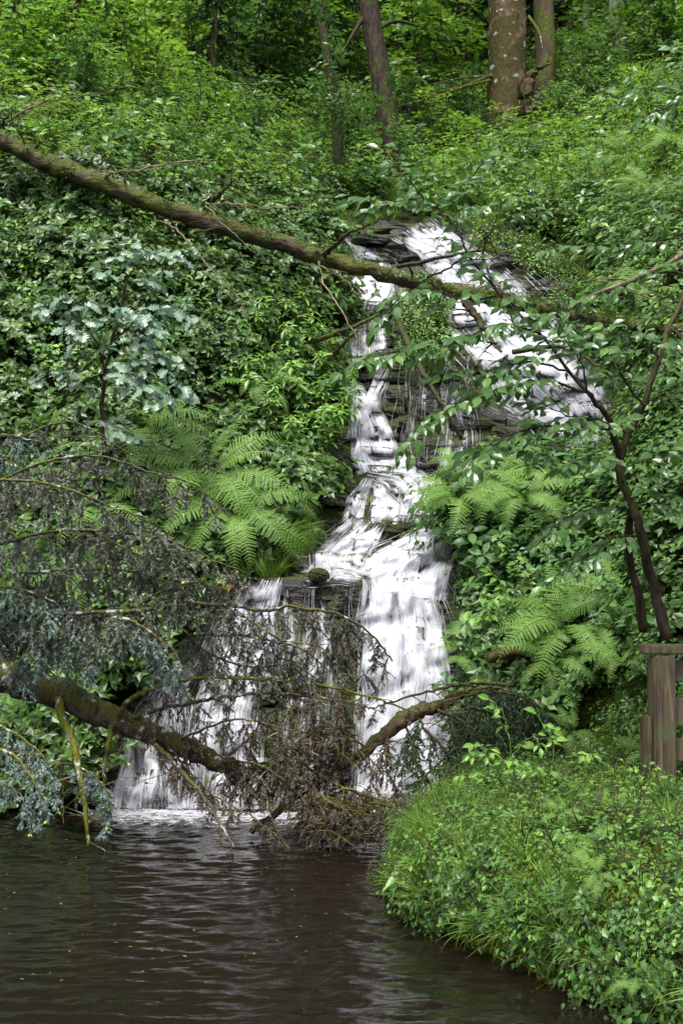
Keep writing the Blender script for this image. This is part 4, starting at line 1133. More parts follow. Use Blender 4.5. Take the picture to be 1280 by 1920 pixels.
def PP(lst): return np.array([P(*p) for p in lst])
def woody(name, label, cat, trunks, branches, leafL, tpl, W, mat, bark, shapes, seed, limit=300, group=None, **kw):
    r = np.random.default_rng(seed)
    base = trunks[0][0][0]; loc = P(*base)
    t = thing(name, label, cat, loc, group)
    for pts, r0, r1 in trunks:
        g = Geo(); q = smooth_path(PP(pts), max(10, len(pts) * 4)) - loc; q[1:-1] += r.normal(0, .006, (len(q) - 2, 3))
        add_tube(g, q, np.linspace(r0, r1, len(q)), 8, jit=.2, seed=seed)
        obj('trunk', g.mesh('trunk', (bark,), True), t)
    frames = []
    for pts, r0 in branches:
        g = Geo()
        leafy_branch(g, PP(pts), r0, .003, kw.get('spacing', .11), leafL, tpl, r, W, collect=frames, twigL=kw.get('twigL', .28), start=kw.get('start', .2), nper=kw.get('nper', 6), rosette=kw.get('rosette', False), droop=kw.get('droop', .25))
        for i, v in enumerate(g.v): g.v[i] = v - loc
        obj('branch', g.mesh('branch', (bark,)), t)
    emit_leaves(t, frames, tpl, W, mat, shapes, limit)
    print(name, len(frames), 'leaves')
    return t
BL = leaf_shapes('broad_leaf', LEAF8, .56, G_BROAD); OL = leaf_shapes('oak_leaf', OAKL, .85, G_BLUE); FL = leaf_shapes('fresh_leaf', LEAF8, .5, G_BRIGHT)

woody('slender_tree', 'slender dark stemmed tree with glossy oval leaves leaning over the falls from the right slope', 'tree',
 [([(1250,1200,9.2),(1230,1120,9.2),(1215,1060,9.15),(1202,1005,9.1),(1185,950,9.1),(1165,905,9.1),(1160,860,9.1),(1175,815,9.1),(1205,760,9.15),(1235,670,9.2),(1255,610,9.3),(1290,540,9.4)], .042, .018),
  ([(1205,1185,9.5),(1195,1110,9.45),(1180,1060,9.4),(1178,985,9.3),(1183,950,9.15)], .035, .03),
  ([(1160,862,9.1),(1148,805,9.0),(1130,772,8.9),(1100,735,8.8)], .028, .016)],
 [([(1130,772,8.9),(1065,695,8.8),(1010,625,8.7),(940,555,8.6),(880,480,8.5),(850,420,8.5),(790,370,8.4),(725,290,8.4)], .014),
  ([(1100,735,8.8),(1030,715,8.7),(960,720,8.6),(880,745,8.5),(810,780,8.4),(765,835,8.4)], .010),
  ([(1065,695,8.8),(980,680,8.7),(900,700,8.6),(840,700,8.6)], .009),
  ([(1010,625,8.7),(930,610,8.6),(860,640,8.5),(800,660,8.5)], .008),
  ([(940,555,8.6),(870,560,8.5),(800,540,8.5),(745,560,8.4),(712,600,8.4)], .008),
  ([(860,640,8.5),(780,655,8.5),(700,668,8.4),(650,690,8.4)], .006),
  ([(1148,805,9.0),(1080,800,8.8),(1000,800,8.7),(930,830,8.6),(880,870,8.5)], .010),
  ([(1100,735,8.8),(1090,680,8.7),(1060,640,8.6),(1040,620,8.6)], .008),
  ([(1205,760,9.1),(1160,700,9.0),(1120,650,8.9),(1090,620,8.8)], .010),
  ([(1205,760,9.1),(1240,740,9.0),(1275,720,8.9),(1310,690,8.9)], .010),
  ([(1235,670,9.2),(1200,640,9.0),(1150,610,8.9),(1120,620,8.9)], .008),
  ([(1160,860,9.1),(1110,860,8.9),(1060,870,8.8),(1010,850,8.8)], .009),
  ([(1160,905,9.1),(1200,880,8.9),(1250,850,8.8),(1300,860,8.8)], .009),
  ([(1185,950,9.1),(1230,930,8.9),(1270,960,8.8)], .008),
  ([(1183,950,9.2),(1120,950,9.0),(1060,970,8.9),(1020,1010,8.8)], .008),
  ([(1202,1005,9.1),(1150,1010,9.0),(1090,1050,8.9),(1040,1080,8.8)], .007),
  ([(1175,815,9.1),(1130,790,8.9),(1070,780,8.8),(1020,760,8.8)], .009),
  ([(1255,610,9.3),(1290,640,9.0),(1330,660,9.0)], .007),
  ([(850,420,8.5),(860,380,8.4),(905,300,8.4)], .005),
  ([(790,370,8.4),(730,380,8.4),(680,370,8.4)], .005)],
 .106, LEAF8, .56, G_BROAD, BARK_DARK, BL, 11, 300, spacing=.062, twigL=.26, nper=7)

woody('overhanging_branch', 'leafy spray hanging in from the right edge in front of the grassy glade', 'branch',
 [([(1330,330,8.0),(1280,370,8.0)], .012, .01)],
 [([(1330,430,8.0),(1240,450,8.0),(1150,455,8.0),(1060,470,8.0),(1010,465,8.0)], .008), ([(1330,520,8.0),(1240,510,8.0),(1150,540,8.0),(1050,585,8.0)], .010),
  ([(1330,400,8.0),(1270,400,8.0),(1230,420,8.0)], .006)],
 .085, LEAF8, .55, G_BROAD, BARK_DARK, BL, 12, 120, spacing=.08, twigL=.2, nper=6)
woody('overhanging_branch', 'pale leafy twig at the upper right edge in front of the ferny slope', 'branch',
 [([(1340,150,8.0),(1300,165,8.0)], .01, .008)],
 [([(1340,160,8.0),(1270,175,8.0),(1200,165,8.0),(1170,180,8.0)], .006), ([(1320,170,8.0),(1250,200,8.0),(1210,215,8.0)], .005)],
 .085, LEAF8, .52, G_BROAD, BARK_DARK, BL, 13, 60, spacing=.07, twigL=.16, nper=5)
woody('sapling', 'thin sapling with a tuft of large leaves standing in front of the fall lip', 'sapling',
 [([(985,640,9.6),(940,560,9.6),(905,480,9.6),(925,420,9.5)], .010, .006)],
 [([(925,420,9.5),(945,380,9.5),(985,355,9.4)], .005), ([(925,420,9.5),(900,390,9.5),(880,395,9.4)], .005), ([(925,430,9.5),(975,400,9.5),(1010,395,9.4)], .004)],
 .10, LEAF8, .5, G_BROAD, BARK_DARK, BL, 14, 60, spacing=.06, twigL=.14, nper=5)
woody('oak_sapling', 'young oak with blue green lobed leaves spreading over the left bank', 'sapling',
 [([(200,860,13.0),(190,760,13.0),(210,640,12.8),(240,520,12.7)], .03, .012)],
 [([(210,640,12.8),(260,600,12.6),(310,570,12.3),(345,585,12.2)], .01), ([(220,600,12.8),(270,640,12.5),(320,680,12.2),(340,720,12.2)], .01), ([(230,560,12.7),(280,530,12.5),(320,500,12.3)], .008),
  ([(240,520,12.7),(270,480,12.6),(330,470,12.5)], .008), ([(200,700,12.8),(180,640,12.6),(150,600,12.3),(140,630,12.2)], .01), ([(215,620,12.8),(170,580,12.5),(110,560,12.3),(80,570,12.2)], .009),
  ([(225,640,12.7),(250,690,12.3),(270,730,12.2)], .008), ([(235,540,12.7),(200,500,12.6),(250,470,12.5)], .007), ([(200,700,12.8),(240,700,12.5),(300,740,12.2)], .008), ([(220,590,12.7),(240,570,12.3),(280,600,12.2)], .008),
  ([(190,760,13.0),(200,790,12.7),(240,810,12.5)], .007), ([(195,720,12.8),(150,720,12.7),(110,700,12.6),(60,720,12.5)], .007)],
 .14, OAKL, .62, G_BLUE, BARK_DARK, OL, 15, 300, spacing=.085, twigL=.22, nper=7, rosette=True)
for u, row, D, s, lab in [(950,1185,11.2,1,'fresh leaved seedling on the right bank beside the chute with pale pointed leaves'), (980,1150,11.2,1.1,'broad leaved seedling hanging over the mossy soil right of the main drop'),
                          (955,1440,8.9,1.1,'upright bright leaved shoot at the back of the foreground bank'), (1040,1470,8.7,1.1,'bushy bright shoot behind the foreground bank left of the railing'),
                          (920,1480,8.8,.8,'lower light green shoot at the left back of the foreground bank'), (1235,1780,6.3,.8,'plant with drooping hand shaped leaves at the water side on the lower right')]:
    woody('seedling', lab, 'plant', [([(u,row+60,D),(u+4,row,D),(u-3,row-60*s,D)], .006, .003)],
      [([(u,row,D),(u-30*s,row-30,D-.05),(u-62*s,row-28,D-.1)], .003), ([(u+3,row-20,D),(u+30*s,row-55,D),(u+60*s,row-55,D-.1)], .003), ([(u-3,row-55*s,D),(u-12,row-90*s,D),(u-28,row-110*s,D)], .003), ([(u,row-10,D),(u+25,row+0,D-.1),(u+55,row+15,D-.15)], .003)],
      .075 * D / 9, LEAF8, .5, G_BRIGHT, STEM, FL, int(u), 60, group='seedlings beside the water', spacing=.07, twigL=.10, nper=4)

# ------------------------------------------------------------------ shrubs and background trees
def shrub_meshes(seed, hgt=2.2, spread=1.0, mat=G_BRIGHT, leafL=.125, n=1000, tpl=LEAF4, W=.6, layers=9):
    r = np.random.default_rng(seed); gs = Geo(); gl = Geo()
    for s in range(5):
        d = rdir(r, 1, 0, 0)[0]; l = spread * r.uniform(.2, .7); k = np.linspace(0, 1, 8); h = hgt * r.uniform(.65, 1)
        pts = d * (l * k ** 1.3)[:, None] + UPV * (h * k)[:, None] + r.normal(0, .02, (8, 3)) * k[:, None]
        add_tube(gs, pts, np.linspace(.018, .004, 8), 5)
        for j in range(layers):
            q = .2 + .8 * (j + r.random()) / layers; c = np.array([np.interp(q, k, pts[:, a]) for a in range(3)])
            dd = rdir(r, 1, .0, .35)[0]; tl = spread * r.uniform(.25, .7) * (1.15 - .6 * q)
            kk = np.linspace(0, 1, 4); tp = c + dd * (tl * kk)[:, None] - UPV * (.2 * tl * kk ** 2)[:, None]
            add_tube(gs, tp, np.linspace(.006, .002, 4), 3)
            m = int(n / 5 / layers); e = r.uniform(.15, 1.05, m)
            b = c + dd * (tl * e)[:, None] - UPV * (.2 * tl * e ** 2)[:, None] + r.normal(0, .09, (m, 3)) * (1, 1, .35)
            leaves(gl, b, nrm(dd + rdir(r, m, -.5, .2)), nrm(UPV + dd * .5 + r.normal(0, .32, (m, 3))), leafL * r.uniform(.6, 1.15, m), W, tpl)
    return gs.mesh('shrub_stems', (TWIG,)), gl.mesh('shrub_leaves', (mat,))
SHB = [shrub_meshes(k + 200, mat=(G_BRIGHT, G_MID, G_MID, G_BRIGHT)[k]) for k in range(4)]
SHN = [shrub_meshes(k + 220, 1.5, .9, (G_MID, G_DARK, G_BRIGHT)[k], .11, 850, LEAF4, .6) for k in range(3)]
r_s = random.Random(9)
def shrub(u, row, hpx, kind, label, D=None, fam=None, cat='shrub', name='shrub', group='shrubs on the ravine slopes'):
    if D is None: h, n = ground_at(u, row)
    else: h = Vector(P(u, row, D)); h.z = float(Hz(h.x, h.y))
    ms = (fam or SHB)[kind]; base_h = 2.2 if (fam or SHB) is SHB else 1.5
    s = hpx / F * h.y / base_h
    t = thing(name, label, cat, h - Vector((0, 0, .05)), group)
    t.rotation_euler = (0, 0, r_s.uniform(0, 6.28)); t.scale = (s * r_s.uniform(.9, 1.2), s * r_s.uniform(.9, 1.2), s)
    obj('stems', ms[0], t); obj('foliage', ms[1], t)
    return t
SHRUBS = [
 (40,180,190,1,'dark shrub in the top left corner of the slope'),(130,150,200,2,'shrub with shadowed leaves second from the top left corner'),(215,170,190,0,'light leaved shrub above the fallen log on the upper left'),
 (300,150,190,3,'airy pale shrub at the top left of the forest edge'),(370,190,170,0,'light green shrub on the slope beneath the dark spruce boughs'),(350,110,150,3,'pale shrub with layered twigs near the top, left of the centre'),
 (450,240,190,2,'mid green shrub on the slope left of the thin mossy trunk'),(500,190,170,3,'sunlit shrub just left of the thin mossy trunk'),(540,280,170,0,'bushy light shrub in front of the thin mossy trunk'),
 (600,330,150,1,'dark leaved shrub at the foot of the thin mossy trunk'),(650,320,130,2,'shrub between the mossy trunk and the leaning dark trunk'),(800,250,220,3,'tall bright shrub right of the leaning dark trunk'),
 (850,210,200,0,'bright shrub behind the others between the leaning trunk and the big pale trunk'),(770,310,150,1,'shadowed shrub at the foot of the leaning dark trunk'),(870,310,150,2,'mid green shrub left of the big pale trunk foot'),
 (910,270,90,0,'low light shrub in front of the big pale trunk'),(1000,230,100,2,'shrub covering the foot of the second big trunk'),(1075,230,120,3,'light shrub right of the two big trunks'),
 (1130,200,140,0,'shrub in front of the pale straight trunk'),(1200,210,150,2,'leafy shrub on the upper right slope'),(1260,180,180,3,'bright shrub in the top right corner'),(1240,260,120,1,'dark leaved shrub on the right edge above the ferns'),
 (1150,280,90,0,'low shrub above the fern bed on the upper right'),(60,330,110,0,'small leafy shrub just above the left end of the fallen log'),(330,330,100,2,'shrub behind the middle of the fallen log'),
 (430,370,100,0,'light shrub behind the log near its knotty bend'),(520,380,90,3,'bright shrub between the log and the fall lip'),(20,110,170,2,'shrub at the very left edge of the upper forest'),
 (580,140,150,0,'pale shrub high up beside the top of the thin mossy trunk'),(700,210,160,3,'bright shrub behind the leaning dark trunk'),(930,140,100,1,'dark shrub far behind the big pale trunk'),
 (1060,120,120,2,'shrub in shade behind the second big trunk'),(1180,100,130,3,'light shrub far back at the upper right'),(420,110,130,1,'dark shrub under the hanging spruce boughs at the top'),
 (625,230,210,3,'airy shrub partly hiding the middle of the thin mossy trunk'),(655,360,170,2,'leafy shrub at the very foot of the thin mossy trunk'),(270,250,170,3,'bright tall shrub above the middle left of the log'),
 (160,260,160,2,'shaded shrub just above the left part of the log'),(480,330,150,1,'dark tall shrub above the knotty bend of the log'),(395,300,150,3,'layered bright shrub between the log and the spruce wood'),
 (840,340,140,3,'bright shrub at the left back of the glade'),(1060,290,130,1,'dark shrub between the fern bed and the second big trunk'),(1210,310,150,3,'layered bright shrub above the ferns at the right'),
 (1110,250,150,2,'tall shrub below the narrow grey trunk'),(870,180,220,2,'tall shrub hiding the wood left of the big pale trunk'),(540,210,220,3,'tall pale shrub left of the thin mossy trunk top'),
 (90,220,190,0,'tall leafy shrub above the left end of the log'),(1170,170,190,3,'tall bright shrub in front of the pale straight trunk foot'),
]
for u, row, h_, k, lab in SHRUBS: shrub(u, row, h_ * (1.7 if row < 260 else 1.35), k, lab)
NEARSH = [(60,640,150,0,'leafy bush on the steep bank at the left edge below the log'),(90,520,140,2,'bright bush on the left bank just under the fallen log'),(440,560,120,0,'bush on the left bank above the balsam patch'),
 (520,520,100,1,'dark bush beside the log left of the upper falls'),(400,660,110,1,'shadowy bush right of the oak leaves'),(60,790,130,1,'dark bush low on the left bank beside the spruce tips'),
 (1000,1090,110,0,'bush on the right slope beneath the slender tree'),(1090,1100,120,0,'bush in the middle of the right slope left of the tree stem'),(1240,1100,130,2,'bright bush at the right edge above the railing'),
 (950,1010,100,1,'dark bush under the bright fern on the right bank'),(1260,900,150,2,'bush behind the slender tree at the right edge'),(1160,720,110,2,'bush right of the wide upper fall under the log end'),
 (1000,1400,100,1,'dark bush behind the broken spruce top'),(1150,1390,100,2,'bright bush beside the railing post'),(1090,1360,90,0,'bush between the main drop bank and the railing'),(1240,470,90,2,'bush on the right slope above the log end'),
 (945,1130,80,0,'trailing bush at the right edge of the main drop'),(960,1370,80,1,'dark bush beside the lower right side of the main drop'),(330,470,110,0,'bush hanging below the log on the left bank')]
for u, row, h_, k, lab in NEARSH: shrub(u, row + 20, h_ * .8, k, lab, fam=SHN, name='bush', cat='bush', group='bushes on the steep banks')

# trunks
def trunk_tree(name, label, base, top, wpx0, wpx1, bark, D, bend=(), crown=True, seed=0, group=None, extra=None, sides=12, ext=1.0, lean=0.0):
    """base/top in photograph pixels at distance D; the stem continues above the picture"""
    pts = [(base[0], base[1], D)] + [(u, v, D) for u, v in bend] + [(top[0], top[1], D + lean)]
    q = PP(pts); gz = float(Hz(q[0][0], q[0][1]))
    q0 = q[0].copy(); q0[2] = min(gz - .1, q0[2]); q = np.concatenate([q0[None], q])
    e = nrm(q[-1] - q[-2]); q = np.concatenate([q, [q[-1] + e * 3.0 + np.array((0, 0, 1.0)), q[-1] + e * 5 + np.array((0, 0, 4.5))]])
    loc = q[0].copy(); t = thing(name, label, 'tree', loc, group)
    n = 24; p = smooth_path(q - loc, n); r0 = wpx0 / F * D / 2; r1 = wpx1 / F * D / 2
    z = (p[:, 2] - p[0, 2]) / (q[-3][2] - loc[2]); rad = np.interp(z, [0, .06, .15, 1, 2.2], [r0 * 1.5, r0 * 1.12, r0, r1, r1 * .6])
    g = Geo(); add_tube(g, p, rad, sides, jit=.14, seed=seed); obj('trunk', g.mesh('trunk', (bark,), True), t)
    return t, p, rad
CROWN = []
def crown_mesh(seed, rad=2.6, n=5200, mat=G_MID):
    r = np.random.default_rng(seed); g = Geo(); nc = 46
    c = nrm(r.normal(size=(nc, 3))) * (rad * r.uniform(.35, 1, (nc, 1))) * (1, 1, .62)
    for i in range(nc):
        m = n // nc; b = c[i] + r.normal(0, .42, (m, 3)) * (1, 1, .5)
        leaves(g, b, rdir(r, m, -.6, .3), nrm(UPV + r.normal(0, .4, (m, 3))), .13 * r.uniform(.6, 1.2, m), .65, LEAF4)
    return g.mesh('tree_crown', (mat,))
CROWN = [crown_mesh(300), crown_mesh(301, mat=G_DARK)]
TR = []
TR.append(trunk_tree('broadleaf_tree', 'leaning dark trunk with a mossy right side rising from the slope above the falls', (735,290), (690,0), 40, 38, BARK_DARK, 22.0, [(722,200),(708,110)], seed=1))
TR.append(trunk_tree('thin_tree', 'thin mossy trunk left of the leaning dark trunk', (638,345), (600,0), 21, 17, BARK_THIN, 20.5, [(628,200),(612,100)], seed=2))
TR.append(trunk_tree('spruce_tree', 'big pale trunk patched with moss standing at the top of the slope', (945,265), (950,0), 74, 72, BARK_BIG, 25.0, [(950,130)], seed=3, sides=18))
TR.append(trunk_tree('spruce_tree', 'second big trunk just right of the pale mossy one', (1020,200), (1018,0), 42, 38, BARK_FAR, 26.5, [(1022,100)], seed=4))
TR.append(trunk_tree('beech_tree', 'pale straight grey trunk at the top right', (1158,120), (1155,0), 32, 30, BARK_PALE, 30.0, seed=5))
TR.append(trunk_tree('beech_tree', 'narrow grey trunk between the big trunks and the pale straight one', (1100,150), (1097,0), 15, 14, BARK_PALE, 31.0, seed=6))
for i, (t, p, rad) in enumerate(TR):
    o = obj('crown', CROWN[i % 2], t, (p[-1][0], p[-1][1], p[-1][2] - .5), kind='stuff'); o.rotation_euler = (0, 0, i * 1.3)
# dead side branches of the big pale trunk
gg = Geo(); t, p, rad = TR[2]; loc = np.array(t.location)
for pts in ([(920,140,24.8),(860,165,24.6),(800,185,24.4),(740,200,24.2)], [(918,150,24.8),(830,170,24.5),(760,180,24.3)], [(925,282-140,24.8),(870,145,24.7),(800,160,24.6)], [(990,30,24.8),(1010,60,24.7),(1016,90,24.6)]):
    q = smooth_path(PP(pts), 12) - loc; add_tube(gg, q, np.linspace(.035, .008, 12), 5)
obj('dead_branch', gg.mesh('dead_branch', (BARK_MOSSY,)), t)
gg = Geo(); loc = np.array(TR[0][0].location)
for pts in ([(692,18,22.0),(670,50,21.9),(655,75,21.8),(640,100,21.7)], [(700,60,22),(740,40,22.2),(790,50,22.3)]):
    add_tube(gg, smooth_path(PP(pts), 10) - loc, np.linspace(.06, .012, 10), 6)
obj('branch', gg.mesh('branch', (BARK_DARK,)), TR[0][0])

# leaves in front of the bare trunks
pp_ = []
for base, top, n_, lo in (((638,345,20.5),(600,0,20.5),20,.0),((735,290,22),(700,80,22),7,.0)):
    for i in range(n_):
        f = rng.random() ** 1.3; pp_.append(P(base[0] + (top[0] - base[0]) * f + rng.normal(0, 16), base[1] + (top[1] - base[1]) * f, base[2] - .5 - .4 * rng.random()))
scatter('foliage_spray', 'mid', pp_, np.stack([rng.uniform(.1, .8, len(pp_)), rng.uniform(-.4, .4, len(pp_)), rng.uniform(0, 6.28, len(pp_))], -1), rng.uniform(.9, 1.6, len(pp_)), 'leafy sprays hanging in front of the thin mossy trunk')
# broken rotten stump in front of the big trunks
t = thing('rotten_stump', 'broken reddish rotten stump with a bent root in front of the two big trunks', 'stump', P(985,180,24.0))
STUMPM = bark_mat('rotten red wood', (.022, .011, .006), (.085, .042, .022), moss=.45, mosscol=(.04, .04, .01), scale=5); g = Geo(); loc = np.array(t.location)
add_tube(g, smooth_path(PP([(988,215,24),(985,180,24),(990,150,24),(1005,130,24),(1030,118,23.9)]), 14) - loc, np.linspace(.17, .04, 14), 9, jit=.8, seed=2)
add_tube(g, smooth_path(PP([(990,190,24),(975,160,23.9),(978,135,23.9)]), 8) - loc, np.linspace(.10, .02, 8), 7, jit=.8, seed=3)
obj('broken_wood', g.mesh('broken_wood', (STUMPM,)), t)

# spruces of the dark wood behind
def spruce_meshes(seed, H=13.0, bough=2.3):
    r = np.random.default_rng(seed); gt = Geo(); gf = Geo()
    k = np.linspace(0, 1, 10); p = np.stack([.1 * r.normal() * k, .1 * r.normal() * k, H * k], -1); add_tube(gt, p, np.linspace(.2, .03, 10), 9)
    for z in np.arange(.8, H, .34):
        for j in range(4):
            t = r.uniform(0, 6.28); d = np.array((math.cos(t), math.sin(t), 0)); L = bough * (1 - .75 * z / H) * r.uniform(.6, 1.1)
            kk = np.linspace(0, 1, 9); bp = np.array((0, 0, z)) + d * (L * kk)[:, None] + UPV * (L * (.10 * kk - .42 * kk ** 2))[:, None]
            add_tube(gt, bp, np.linspace(.02, .004, 9), 3)
            sd = np.cross(d, UPV); m = 34; q = r.uniform(.15, 1, m); c = np.stack([np.interp(q, kk, bp[:, a]) for a in range(3)], -1)
            s = np.sign(r.random(m) - .5)[:, None]
            al = nrm(d * .5 + sd * s + UPV * r.uniform(-.9, -.1, (m, 1)))
            leaves(gf, c, al, nrm(UPV + r.normal(0, .3, (m, 3))), (.20 + .28 * r.random(m)) * (1.1 - .6 * q), .28, LEAF4)
            m = 22; q = r.uniform(.1, 1, m); c = np.stack([np.interp(q, kk, bp[:, a]) for a in range(3)], -1)
            leaves(gf, c, nrm(d * .7 + sd * r.normal(0, .5, (m, 1)) + UPV * r.uniform(-.2, .2, (m, 1))), UPV, .22, .3, LEAF4)
    return gt.mesh('spruce_trunk', (BARK_FAR,)), gf.mesh('spruce_boughs', (CONIF,))
SPR = [spruce_meshes(k + 400) for k in range(3)]
rs = random.Random(12)
def far_spruce(x, y, s, label, group):
    z = float(Hz(x, y)); t = thing('spruce_tree', label, 'tree', (x, y, z - .2), group)
    t.rotation_euler = (0, 0, rs.uniform(0, 6.28)); t.scale = (s, s, s); m = rs.choice(SPR)
    obj('trunk', m[0], t); obj('crown', m[1], t, kind='stuff')
for u, D, s, lab in [(480,27,.8,'spruce with dark boughs hanging down left of the thin mossy trunk'), (570,31,.9,'spruce behind the top of the thin mossy trunk'), (130,30,.75,'small dark spruce at the top left of the slope'), (250,36,.9,'spruce behind the shrubs at the upper left'),
                     (880,33,.9,'spruce behind the bright shrub left of the big pale trunk'), (1225,34,.9,'spruce at the top right corner'), (390,24,.42,'short spruce with drooping dark boughs above the log'), (800,37,1.0,'spruce directly behind the leaning dark trunk')]:
    far_spruce((u - 640) / F * D, D, s, lab, 'nearer spruces at the wood edge')
n = 0
while n < 85:
    D = rs.uniform(36, 62); u = rs.uniform(-150, 1430)
    far_spruce((u - 640) / F * D, D, rs.uniform(.8, 1.25), 'dark spruce standing in the wood far behind the slope', 'spruces of the dark wood behind'); n += 1

# ================================================================== FALLEN WOOD
def lerp_rad(n, rads): return np.interp(np.linspace(0, 1, n), np.linspace(0, 1, len(rads)), rads)
def limb_mesh(name, ptsw, rads, mat, n=None, sides=10, jit=.12, seed=0, wig=.01):
    n = n or max(12, len(ptsw) * 5); q = smooth_path(ptsw, n); r = np.random.default_rng(seed)
    q[1:-1] += r.normal(0, wig, (n - 2, 3)); g = Geo(); add_tube(g, q, lerp_rad(n, rads), sides, jit=jit, seed=seed)
    return g, q
def twiggy(g, path, r, n, L, rad=.004, m=0, drop=.1, sub=2):
    """bare crooked twigs off a path"""
    for i in range(n):
        q = r.uniform(.15, 1) * (len(path) - 1); a = path[int(q)]; d = nrm(rdir(r, 1, -.5, .6)[0]); l = L * r.uniform(.4, 1.2); k = np.linspace(0, 1, 6)
        tp = a + d * (k * l)[:, None] - UPV * (drop * l * k ** 2)[:, None] + np.cumsum(r.normal(0, .012 * l / .4, (6, 3)), 0) * k[:, None]
        add_tube(g, tp, np.linspace(rad, rad * .3, 6), 4, m)
        for j in range(sub):
            b = tp[r.integers(1, 5)]; d2 = nrm(d + rdir(r, 1, -.5, .5)[0] * .9); l2 = l * r.uniform(.25, .6)
            tq = b + d2 * (k[:5] / k[4] * l2)[:, None] - UPV * (drop * l2 * k[:5] ** 2)[:, None]
            add_tube(g, tq, np.linspace(rad * .6, rad * .2, 5), 3, m)

# log across the falls
LOGP = PP([(-160,185,15.3),(-20,250,15.2),(60,290,15.15),(140,325,15.1),(230,358,15.05),(330,396,15.0),(430,428,15.0),(520,456,15.0),(600,482,15.0),(690,508,15.0),(780,528,15.1),(860,548,15.0),(940,563,14.9),(1030,582,14.4),(1120,598,14.0),(1210,612,13.5),(1330,625,12.9)])
loc = LOGP[8].copy(); t = thing('fallen_log', 'long mossy log lying slantwise from the upper left bank across the falls', 'log', loc)
g, q = limb_mesh('log', LOGP - loc, [.10,.105,.105,.12,.11,.105,.115,.10,.105,.09,.09,.08,.085,.07,.07,.065,.06], BARK_LOG, n=110, sides=16, jit=.26, seed=5, wig=.014)
obj('trunk', g.mesh('log_trunk', (BARK_LOG,), True), t)
ls = []; 
for i in range(95):
    k_ = r.uniform(0, len(LOGP) - 1.01) if i > 35 else r.uniform(9, 15.5); a = LOGP[int(k_)] + (LOGP[int(k_) + 1] - LOGP[int(k_)]) * (k_ % 1); ls.append(a + np.array((0, r.uniform(-.14, .10), r.uniform(-.10, .10))))
scatter('ivy', 'tinymid', ls, np.stack([r.uniform(.2, 1.0, 95), r.uniform(-.4, .4, 95), r.uniform(0, 6.28, 95)], -1), r.uniform(.7, 1.3, 95), 'small leafy shoots growing over the fallen log')
for i in range(9):
    k_ = r.uniform(0, 11); a = LOGP[int(k_)] - loc; g = Geo(); d = nrm(rdir(r, 1, -.2, 1.2)[0]); add_tube(g, np.stack([a, a + d * .16, a + d * r.uniform(.2, .34)]), [.03, .018, .010], 6, jit=.3, seed=i); obj('stub', g.mesh('log_stub', (BARK_LOG,)), t)
LB = [([(608,478,14.85),(622,465,14.65),(650,440,14.45),(685,425,14.35),(740,400,14.25)], .035, 'branch', BARK_DARK),
      ([(745,500,14.65),(790,492,14.35),(850,478,14.15),(900,470,14.05),(960,475,13.95)], .028, 'branch', BARK_DARK),
      ([(870,560,14.55),(890,590,14.35),(915,630,14.25),(940,660,14.15)], .055, 'branch', BARK_DARK),
      ([(800,520,14.65),(835,505,14.45),(870,490,14.25),(930,485,14.15)], .016, 'branch', BARK_DARK),
      ([(600,500,14.65),(640,520,14.45),(690,570,14.35)], .014, 'branch', PALETWIG),
      ([(598,490,14.75),(608,530,14.45),(640,580,14.15),(670,630,13.95),(690,665,13.85)], .013, 'branch', PALETWIG),
      ([(175,345,15.15),(210,325,14.85),(260,320,14.65),(330,305,14.45),(400,300,14.45)], .022, 'branch', PALETWIG),
      ([(250,360,15.15),(235,330,14.85),(300,310,14.65),(380,312,14.65)], .012, 'branch', PALETWIG),
      ([(290,410,14.95),(330,430,14.65),(370,475,14.35),(430,540,14.05),(470,600,13.85)], .012, 'branch', PALETWIG),
      ([(385,380,14.95),(450,385,14.65),(520,390,14.55),(570,388,14.55)], .014, 'branch', PALETWIG),
      ([(385,383,14.95),(420,420,14.55),(470,470,14.25)], .010, 'branch', PALETWIG),
      ([(5,235,15.45),(60,200,15.15),(120,185,14.95),(200,175,14.85)], .016, 'branch', PALETWIG),
      ([(20,240,15.45),(60,205,15.05),(100,190,14.95),(160,160,14.85)], .010, 'branch', PALETWIG),
      ([(400,375,15.05),(420,355,14.85),(440,335,14.75)], .030, 'branch', BARK_DARK),
      ([(0,240,15.45),(10,225,15.25),(30,200,15.15)], .02, 'branch', BARK_DARK)]
for i, (pp, r0, nm, mt) in enumerate(LB):
    r = np.random.default_rng(i + 30); g, q = limb_mesh('b', PP(pp) - loc, [r0, r0 * .65, r0 * .25], mt, sides=6, seed=i)
    twiggy(g, q, r, 4, .4, r0 * .25 + .002); obj(nm, g.mesh('log_branch', (mt,)), t)
r = np.random.default_rng(77); g = Geo()
for i in range(900):
    k_ = r.uniform(0, len(LOGP) - 1.01); a = LOGP[int(k_)] + (LOGP[int(k_) + 1] - LOGP[int(k_)]) * (k_ % 1) - loc; th = r.normal(1.57, .8); rd_ = .106 - .04 * k_ / 16
    if fbm(k_ * 2.2, 3, 6) < -.12: continue
    a = a + np.array((.3 * math.cos(th), math.cos(th), math.sin(th))) * rd_ * .97
    leaves(g, a + r.normal(0, .012, (7, 3)), nrm(rdir(r, 7, .2, 1.4)), r.normal(size=(7, 3)), r.uniform(.02, .045, 7), .5, NEED)
obj('moss', g.mesh('log_moss', (G_MOSS,)), t, kind='stuff')

